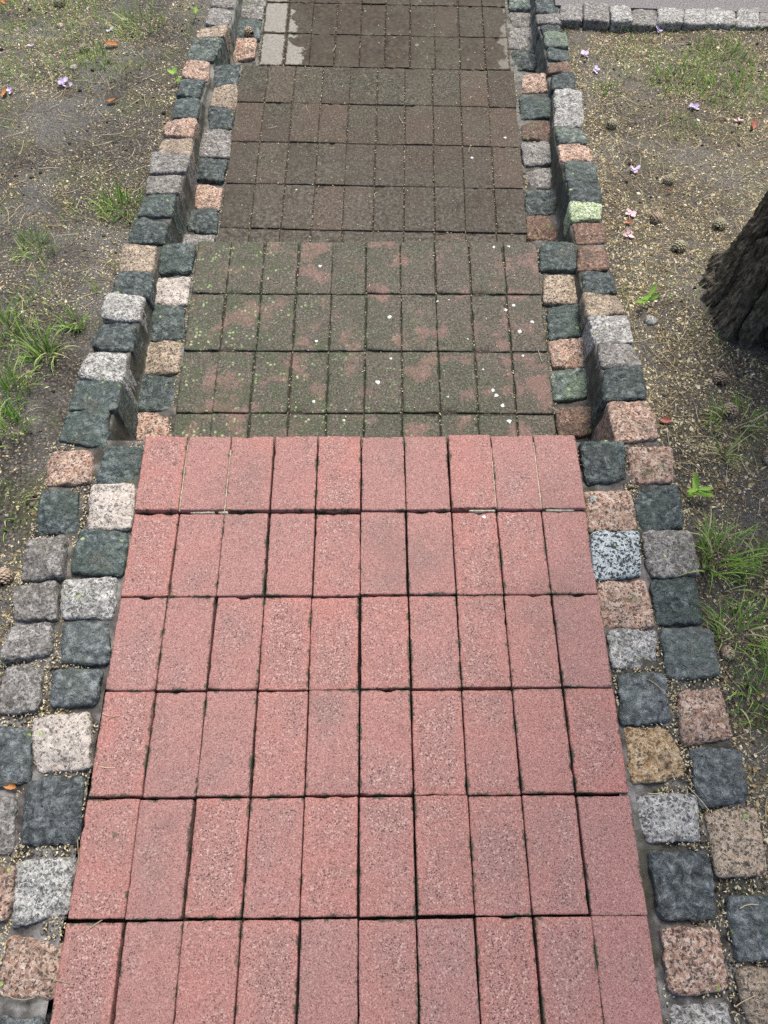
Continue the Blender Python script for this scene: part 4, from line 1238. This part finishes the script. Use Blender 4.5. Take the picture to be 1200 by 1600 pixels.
for i, (x, y, L, Wd, mk, lab) in enumerate(LEAVES):
    L, Wd = L * 0.78, Wd * 0.78
    V, F = petal_mesh(L, Wd, 300 + i, 0.9, 8, 5)
    V[:, 1] -= L / 2
    o = mesh_obj('dry_leaf', V, F, MAT[mk])
    o.location = (x, y, surf_z(x, y) + 0.007)
    if i == 1: o.location.z = float(zline(y)) - 0.006
    o.rotation_euler = (random.uniform(-0.3, 0.3), random.uniform(-0.4, 0.4), random.uniform(0, 6.28))
    tag(o, lab, 'leaf', 'dry leaves on the soil')

SEEDLINGS = [(-0.775, 3.150, 2, 0.026, 0.016, 'two leaved bright seedling at the top of the left kerb'),
             (-0.775, 2.640, 3, 0.028, 0.018, 'small lime green seedling beside dark cobbles on the left kerb'),
             (0.745, 1.455, 5, 0.042, 0.012, 'narrow leaved seedling beside the tan cobble of the right kerb'),
             (0.725, 0.795, 7, 0.040, 0.011, 'bright star shaped seedling next to the dark cobble on the right')]
for i, (x, y, n, L, Wd, lab) in enumerate(SEEDLINGS):
    e = empty('seedling', (x, y, surf_z(x, y)), random.uniform(0, 6.28))
    tag(e, lab, 'plant', 'green seedlings by the kerbs')
    V, f = tube([(0, 0, -0.01), (0.002, 0.001, 0.02), (0, 0.003, 0.045)], 0.0016, 0.0010, 6)
    mesh_obj('stem', V, f, MAT['leafgreen'], e, col=[0.3] * len(V))
    for q in range(n):
        V, F = petal_mesh(L * random.uniform(0.8, 1.1), Wd, 500 + i * 9 + q, 0.25, 8, 5)
        p = mesh_obj('leaf', V, F, MAT['leafgreen'], e, col=np.full(len(V), random.random()))
        p.location = (0, 0.003, 0.044 if q < (n + 1) // 2 else 0.022)
        p.rotation_euler = (random.uniform(0.15, 0.5), random.uniform(-0.2, 0.2), q * 6.283 / n * (1 if n < 4 else 2.4) + random.uniform(-0.3, 0.3))

PEBBLES = [(0.940, 0.900, 0.055, 'P', 'pink granite stone at the right picture edge below the tree'),
           (-1.179, 2.742, 0.030, 'W', 'pale round pebble above the lilac blossom cluster'),
           (-1.306, 3.059, 0.030, 'T', 'cream pebble near the top left pine cone'),
           (0.734, 0.414, 0.032, 'T', 'tan pebble beside dark cobbles on the right'),
           (0.746, 1.386, 0.034, 'S', 'pale flat pebble below the narrow leaved seedling'),
           (-1.060, 3.125, 0.026, 'W', 'small cream pebble in the grass at the top left'),
           (0.486, 0.768, 0.022, 'S', 'small grey pebble wedged beside the top step on the right')]
for i, (x, y, d, c, lab) in enumerate(PEBBLES):
    n1, n2 = 14, 10
    a, b = np.meshgrid(np.linspace(0, 2 * np.pi, n1, endpoint=False), np.linspace(0.02, np.pi - 0.02, n2), indexing='ij')
    P = np.stack([np.cos(a) * np.sin(b), np.sin(a) * np.sin(b), np.cos(b) * 0.62], -1).reshape(-1, 3) * d / 2
    P *= (1 + 0.16 * fbm(P / d * 3 + i * 7, i, 3))[:, None]
    o = mesh_obj('pebble', P, grid_faces(n1, n2, wrap=True)[:, ::-1], STONE[c])
    z = surf_z(x, y) if i != 6 else float(tread_z(x, y)) - 0.008
    o.location = (x, y, z + d * 0.16)
    tag(o, lab, 'pebble')

# white lichen blots on the steps and a few cobbles
SPOTS = [(1, 0.378, 1.704, 7), (1, 0.334, 1.701, 7), (1, 0.192, 1.498, 8), (1, 0.159, 1.493, 5), (1, 0.354, 1.464, 6), (1, 0.379, 1.481, 6), (1, 0.428, 1.421, 7),
         (1, 0.391, 1.387, 7), (1, 0.302, 1.187, 6), (1, 0.31, 1.17, 7), (1, 0.326, 1.138, 7), (1, 0.34, 1.089, 8), (1, -0.189, 1.623, 6), (1, -0.013, 1.212, 8),
         (1, -0.187, 1.148, 8), (1, -0.103, 1.088, 5), (1, -0.099, 1.122, 4), (1, -0.187, 1.349, 9), (1, 0.018, 1.434, 8), (1, 0.393, 1.303, 5), (1, 0.279, 1.256, 4),
         (0, 0.233, 0.719, 7), (1, 0.179, 1.165, 4), (1, 0.022, 1.291, 5), (2, 0.43, 2.366, 6), (2, 0.309, 2.265, 6), (2, -0.30, 2.10, 5), (1, -0.04, 1.55, 5), (1, 0.24, 1.36, 5)]
for t in range(4):
    vs, fs = [], []
    for (s, x, y, r) in SPOTS:
        if s != t: continue
        z = float(tread_z(x, y)) + 0.0016
        i0 = len(vs)
        loc = TM[t].inverted() @ Vector((x, y, z))
        vs.append((loc.x, loc.y, loc.z + 0.0008))
        n = 14
        for k in range(n):
            w = k * 6.283 / n
            rr = r * 0.001 * (0.8 + 0.35 * vnoise(np.array([[math.cos(w) * 1.6 + x * 40, math.sin(w) * 1.6 + y * 40, 0]]), 4)[0])
            vs.append((loc.x + rr * math.cos(w), loc.y + rr * math.sin(w), loc.z - 0.0016))
        for k in range(n):
            fs.append((i0, i0 + 1 + k, i0 + 1 + (k + 1) % n))
    if vs:
        o = mesh_obj('lichen_spots', vs, fs, MAT['lichen'], steps[t])
        tag(o, kind='stuff')

# ------------------------------------------------------------------ litter: bud scales, needles, thin grass
def in_soil(x, y):
    lo, ro = ev(L_OUT, y), ev(R_OUT, y)
    fk = np.polyval(FK_FIT, x) - 0.055
    ok = (x < lo - 0.004) | ((x > ro + 0.004) & (y < fk))
    return ok & (np.hypot(x - TX, y - TY) > 0.27)

def scatter(n, dens):
    x = RNG.uniform(-1.95, 2.0, n); y = RNG.uniform(-0.45, 3.7, n)
    # keep what lies in or near the view
    half = 0.72 + 0.36 * np.clip(y, 0, 4)
    ok = in_soil(x, y) & (np.abs(x) < half) & (RNG.random(n) < dens(x, y))
    return x[ok], y[ok]

def flakes(x, y, z, L, Wd, tilt, tint, up=0.0012):
    n = len(x)
    a = RNG.uniform(0, 2 * np.pi, n)
    d = np.stack([np.cos(a), np.sin(a), RNG.normal(0, tilt, n)], -1)
    s = np.stack([-np.sin(a), np.cos(a), RNG.normal(0, tilt, n)], -1)
    c = np.stack([x, y, z + up], -1)
    L = L[:, None]; Wd = Wd[:, None]
    lift = np.zeros((n, 3)); lift[:, 2] = RNG.uniform(0.1, 0.5, n) * Wd[:, 0]
    V = np.stack([c - d * L / 2, c + s * Wd / 2 - d * L * 0.1, c - s * Wd / 2 - d * L * 0.1, c + d * L * 0.15 + lift + s * Wd * 0.1, c + d * L / 2], 1)
    b = (np.arange(n) * 5)[:, None]
    F = np.concatenate([b + np.array([[0, 2, 1]]), b + np.array([[1, 2, 3]]), b + np.array([[1, 3, 4]]), b + np.array([[2, 4, 3]])])
    return V.reshape(-1, 3), F, np.repeat(tint, 5)

def dens_scale(x, y):
    P = np.stack([x, y, np.zeros_like(x)], -1)
    d = 0.44 + 0.95 * fbm(P * 3.0, 61, 3) + 0.75 * fbm(P * 13, 66, 3)
    d = d + 0.30 * (x > 0) - 0.25 * (x > 0) * (y < 1.15) - 0.15 * (x < 0) * (y < 1.4)
    ke = np.minimum(np.abs(x - ev(L_OUT, y)), np.abs(x - ev(R_OUT, y)))
    d = d + 0.55 * np.exp(-(ke / 0.05) ** 2) * (fbm(P * 8, 91, 2) > -0.1)
    bare = np.exp(-((x + 0.80) / 0.085) ** 2) * sstep(0.75, 0.95, y) * (1 - sstep(1.35, 1.6, y))
    return np.clip(d, 0.03, 1) * (1 - 0.93 * bare)
x, y = scatter(400000, dens_scale)
n = len(x)
ll = np.clip(RNG.lognormal(math.log(0.0056), 0.45, n), 0.0025, 0.019) * np.where(x > 0, 1.12, 0.95)
V, F, tn = flakes(x, y, mesh_z(x, y), ll, ll * RNG.uniform(0.22, 0.62, n), 0.30, np.clip(RNG.beta(1.6, 1.35, n), 0, 1))
o = mesh_obj('bud_scale_litter', V, F, MAT['scale'], smooth=False, col=tn)
tag(o, 'pale yellow bud scales strewn thickly over the soil', 'litter', kind='stuff')

# the same litter caught in the kerb joints and on the damp steps
def litter_on(n, x0, x1, y0, y1, zf, keep=None):
    x = RNG.uniform(x0, x1, n); y = RNG.uniform(y0, y1, n)
    if keep is not None:
        k = keep(x, y); x, y = x[k], y[k]
    return x, y, zf(x, y)
def between(side):
    def f(x, y):
        IN, OUT = (L_IN, L_OUT) if side < 0 else (R_IN, R_OUT)
        mid = np.abs(x - ev(IN, y)) < 0.016
        cl = fbm(np.stack([x * 5, y * 5, np.full_like(x, side)], -1), 95, 2) > -0.15
        return mid & cl
    return f
def on_stone(x, y):
    hit = np.zeros(x.shape, bool)
    for row in ('LI', 'LO', 'RI', 'RO'):
        for c, Q in STONES[row]:
            if Q[:, 1].min() > 1.0: continue
            ins = np.ones(x.shape, bool)
            for k in range(4):
                a, b = Q[k], Q[(k + 1) % 4]
                ins &= ((b[0] - a[0]) * (y - a[1]) - (b[1] - a[1]) * (x - a[0])) < 0.00012
            hit |= ins
    return hit
def gaps(side):
    def f(x, y):
        OUT = L_OUT if side < 0 else R_OUT
        xe = TREADS[0][0] + side * (5 * PW + 0.004) + (0.933 - y) * 0.0151
        ok = (np.sign(x - xe) == side) & (np.sign(ev(OUT, y) + side * 0.012 - x) == side)
        cl = fbm(np.stack([x * 9, y * 9, np.full_like(x, side)], -1), 97, 2) > 0.02
        return ok & cl & ~on_stone(x, y)
    return f
parts = []
for side, xa, xb in ((-1, -0.80, -0.50), (1, 0.40, 0.72)):
    parts.append(litter_on(15000, xa, xb, -0.4, 0.90, lambda x, y: tread_z(x, y) - 0.014, between(side)))
for side, xa, xb in ((-1, -0.80, -0.50), (1, 0.40, 0.74)):
    parts.append(litter_on(9000, xa, xb, -0.4, 0.92, lambda x, y: tread_z(x, y) - 0.009, gaps(side)))
def joints(x, y):
    return fbm(np.stack([x * 4, y * 4, np.zeros_like(x)], -1), 33, 2) > -0.05
parts.append(litter_on(300, -0.50, 0.50, 1.75, 2.70, lambda x, y: tread_z(x, y) + 0.001))
parts.append(litter_on(330, -0.45, 0.47, 2.76, 3.70, lambda x, y: tread_z(x, y) + 0.001))
parts.append(litter_on(110, -0.55, 0.45, 0.96, 1.70, lambda x, y: tread_z(x, y) + 0.001))
for t, cnt in ((1, 260), (2, 520), (3, 420)):
    k = RNG.integers(1, 10, cnt)
    ylo, yhi = TREADS[t - 1][1] + 0.02, TREADS[t][1] - 0.01
    yy = RNG.uniform(ylo, yhi, cnt)
    c_, s_ = math.cos(TREADS[t][3]), math.sin(TREADS[t][3])
    xx = TREADS[t][0] + (k - 5) * PW * c_ - (yy - TREADS[t][1]) * s_ + RNG.normal(0, 0.0016, cnt)
    parts.append((xx, yy, tread_z(xx, yy) - 0.003))
for side in (-1, 1):
    yy = RNG.uniform(0.95, 3.7, 620)
    edge = np.where(yy < 1.722, TREADS[1][0], np.where(yy < 2.732, TREADS[2][0], TREADS[3][0])) + side * 5 * PW
    xx = edge + side * np.abs(RNG.normal(0.006, 0.005, 620))
    parts.append((xx, yy, tread_z(xx, yy) - 0.012))
x = np.concatenate([p[0] for p in parts]); y = np.concatenate([p[1] for p in parts]); z = np.concatenate([p[2] for p in parts])
n = len(x)
V, F, tn = flakes(x, y, z, RNG.uniform(0.003, 0.0085, n), RNG.uniform(0.0015, 0.0036, n), 0.2, np.clip(RNG.beta(2.4, 1.5, n), 0, 1), 0.0016)
o = mesh_obj('bud_scale_litter', V, F, MAT['scale'], smooth=False, col=tn)
tag(o, 'pale bits of litter caught in the joints of steps and kerbs', 'litter', kind='stuff')

def needles(x, y, z, L, r, seed, up=0.003):
    n = len(x)
    rg = np.random.default_rng(seed)
    a = rg.uniform(0, 2 * np.pi, n)
    vs, fs, cs = [], [], []
    for i in range(n):
        d = np.array([math.cos(a[i]), math.sin(a[i]), 0]); s = np.array([-d[1], d[0], 0])
        bend = rg.normal(0, 0.10); l = L[i]; tl = rg.normal(0, 0.12); t = rg.random()
        i0 = len(vs)
        for k in range(4):
            q = k / 3 - 0.5
            c = np.array([x[i], y[i], z[i] + up + abs(rg.normal(0, 0.0006))]) + d * l * q + s * bend * l * (0.25 - q * q) * 2 + np.array([0, 0, tl * l * q * 0.5])
            for m_ in range(3):
                w = m_ * 2.0944
                vs.append(c + s * r * math.cos(w) + np.array([0, 0, r * math.sin(w)])); cs.append(t)
        for k in range(3):
            for m_ in range(3):
                b = i0 + 3 * k
                fs.append((b + m_, b + (m_ + 1) % 3, b + 3 + (m_ + 1) % 3, b + 3 + m_))
    return np.array(vs), np.array(fs), cs
def dens_needle(x, y):
    P = np.stack([x, y, np.zeros_like(x)], -1)
    return np.clip(0.30 + 0.9 * fbm(P * 2.6, 44, 3) + 0.45 * (x > 0) - 0.2 * (x < 0) + 0.7 * np.exp(-((x - 0.86) / 0.10) ** 2 - ((y - 1.0) / 0.12) ** 2), 0.02, 1)
x, y = scatter(19000, dens_needle)
V, F, cs = needles(x, y, mesh_z(x, y), RNG.uniform(0.025, 0.075, len(x)), 0.00075, 4)
o = mesh_obj('pine_needle_litter', V, F, MAT['needle'], smooth=False, col=cs)
tag(o, 'dry straw coloured pine needles scattered over the soil', 'needles', kind='stuff')
# needles lying on the paving and across the kerbs
xs = [-0.60, -0.545, -0.50, 0.44, 0.30, 0.47, 0.60, 0.64, 0.655, -0.55, -0.60, 0.62, 0.52, 0.49, 0.50, 0.51, 0.06, -0.21, -0.28, 0.17, 0.22, 0.39, -0.52, -0.53, 0.56, 0.57, 0.60, -0.40, 0.20]
ys = [0.31, 0.02, -0.10, 1.30, 2.30, 1.12, 0.12, 0.02, -0.06, -0.17, -0.20, -0.20, 0.13, 2.02, 2.2, 1.92, 2.45, 3.05, 2.5, 3.0, 2.9, 2.95, 0.17, 0.27, 0.33, 0.20, 0.28, 2.4, 1.02]
xs, ys = np.array(xs), np.array(ys)
zz = np.where(np.abs(xs + 0.04) > 0.5, np.maximum(tread_z(xs, ys), -9) + 0.004, tread_z(xs, ys) + 0.001)
V, F, cs = needles(xs, ys, zz, RNG.uniform(0.025, 0.065, len(xs)), 0.0008, 9, 0.0022)
o = mesh_obj('pine_needle_litter', V, F, MAT['needle'], smooth=False, col=np.clip(np.array(cs) * 0.4 + 0.6, 0, 1))
tag(o, 'few single dry needles lying on the steps and cobbles', 'needles', kind='stuff')

# crumbs of soil and grit
x, y = scatter(30000, lambda x, y: np.clip(0.35 + 0.9 * fbm(np.stack([x, y, x * 0], -1) * 5, 27, 3), 0.03, 1))
n = len(x)
r = np.clip(RNG.lognormal(math.log(0.0026), 0.5, n), 0.0012, 0.010)
oct_ = np.array([(1, 0, 0), (0, 1, 0), (-1, 0, 0), (0, -1, 0), (0, 0, 0.8), (0, 0, -0.8)], float)
V = oct_[None] * (r[:, None, None] * RNG.uniform(0.6, 1.3, (n, 6, 1)))
a = RNG.uniform(0, 6.28, n)
ca, sa = np.cos(a)[:, None], np.sin(a)[:, None]
V = np.stack([V[..., 0] * ca - V[..., 1] * sa, V[..., 0] * sa + V[..., 1] * ca, V[..., 2]], -1) + np.stack([x, y, mesh_z(x, y) + 0.25 * r], -1)[:, None]
of = np.array([(0, 1, 4), (1, 2, 4), (2, 3, 4), (3, 0, 4), (1, 0, 5), (2, 1, 5), (3, 2, 5), (0, 3, 5)])
F = (np.arange(n) * 6)[:, None, None] + of[None]
o = mesh_obj('soil_crumbs', V.reshape(-1, 3), F.reshape(-1, 3), tint_mat('soil_crumb', [(0.0, (0.018, 0.014, 0.011)), (0.6, (0.075, 0.064, 0.052)), (0.9, (0.17, 0.155, 0.135)), (1.0, (0.34, 0.31, 0.27))], 0.85), smooth=True, col=np.repeat(RNG.random(n), 6))
tag(o, 'crumbs of dark soil and grit lying on the ground', 'soil', kind='stuff')

# grit in the cobble joints
gx_, gy_, gz_ = [], [], []
for side, xa, xb in ((-1, -0.80, -0.50), (1, 0.40, 0.74)):
    q = litter_on(14000, xa, xb, -0.4, 0.92, lambda x, y: tread_z(x, y) - 0.011, gaps(side))
    gx_.append(q[0]); gy_.append(q[1]); gz_.append(q[2])
x, y, z = np.concatenate(gx_), np.concatenate(gy_), np.concatenate(gz_)
n = len(x)
r = np.clip(RNG.lognormal(math.log(0.0016), 0.5, n), 0.0007, 0.006)
V = oct_[None] * (r[:, None, None] * RNG.uniform(0.6, 1.3, (n, 6, 1))) + np.stack([x, y, z], -1)[:, None]
F = (np.arange(n) * 6)[:, None, None] + of[None]
o2 = mesh_obj('soil_crumbs', V.reshape(-1, 3), F.reshape(-1, 3), o.data.materials[0], smooth=True, col=np.repeat(RNG.random(n), 6))
tag(o2, 'fine grit and soil lodged between the cobbles', 'soil', kind='stuff')

# thin sparse grass
def dens_grass(x, y):
    P = np.stack([x, y, np.zeros_like(x)], -1)
    d = -0.08 + 1.0 * fbm(P * 2.1, 81, 3) + 0.5 * fbm(P * 9, 85, 2) + 0.32 * (x > 0.9) * (y > 2.1) + 0.55 * np.exp(-((x - 1.3) / 0.28) ** 2 - ((y - 2.72) / 0.22) ** 2) + 0.26 * (x < -0.93)
    bare = np.exp(-((x + 0.80) / 0.10) ** 2) * (y < 1.6)
    return np.clip(d, 0, 1) * (1 - bare)
x, y = scatter(120000, dens_grass)
z = mesh_z(x, y)
vs, fs, cs = [], [], []
for i in range(len(x)):
    a = random.uniform(0, 6.283); L = random.uniform(0.010, 0.040); w = random.uniform(0.0009, 0.0019); tl = random.uniform(0.3, 1.3)
    dx, dy = math.cos(a), math.sin(a)
    b = np.array([x[i], y[i], z[i] - 0.002]); s = np.array([-dy, dx, 0]) * w
    m1 = b + np.array([dx * math.sin(tl * 0.6), dy * math.sin(tl * 0.6), math.cos(tl * 0.6)]) * L * 0.55
    tp = m1 + np.array([dx * math.sin(tl), dy * math.sin(tl), math.cos(tl)]) * L * 0.45
    i0 = len(vs)
    vs += [b + s, b - s, m1 - s * 0.8, m1 + s * 0.8, tp]
    fs += [(i0, i0 + 1, i0 + 2), (i0, i0 + 2, i0 + 3), (i0 + 3, i0 + 2, i0 + 4)]
    t = random.random() * 0.7 + 0.15 if random.random() < 0.75 else 0.95
    cs += [t] * 5
o = mesh_obj('thin_grass', np.array(vs), np.array(fs), MAT['grass'], col=cs)
tag(o, 'thin sparse grass and moss shoots spread through the litter', 'grass', kind='stuff')
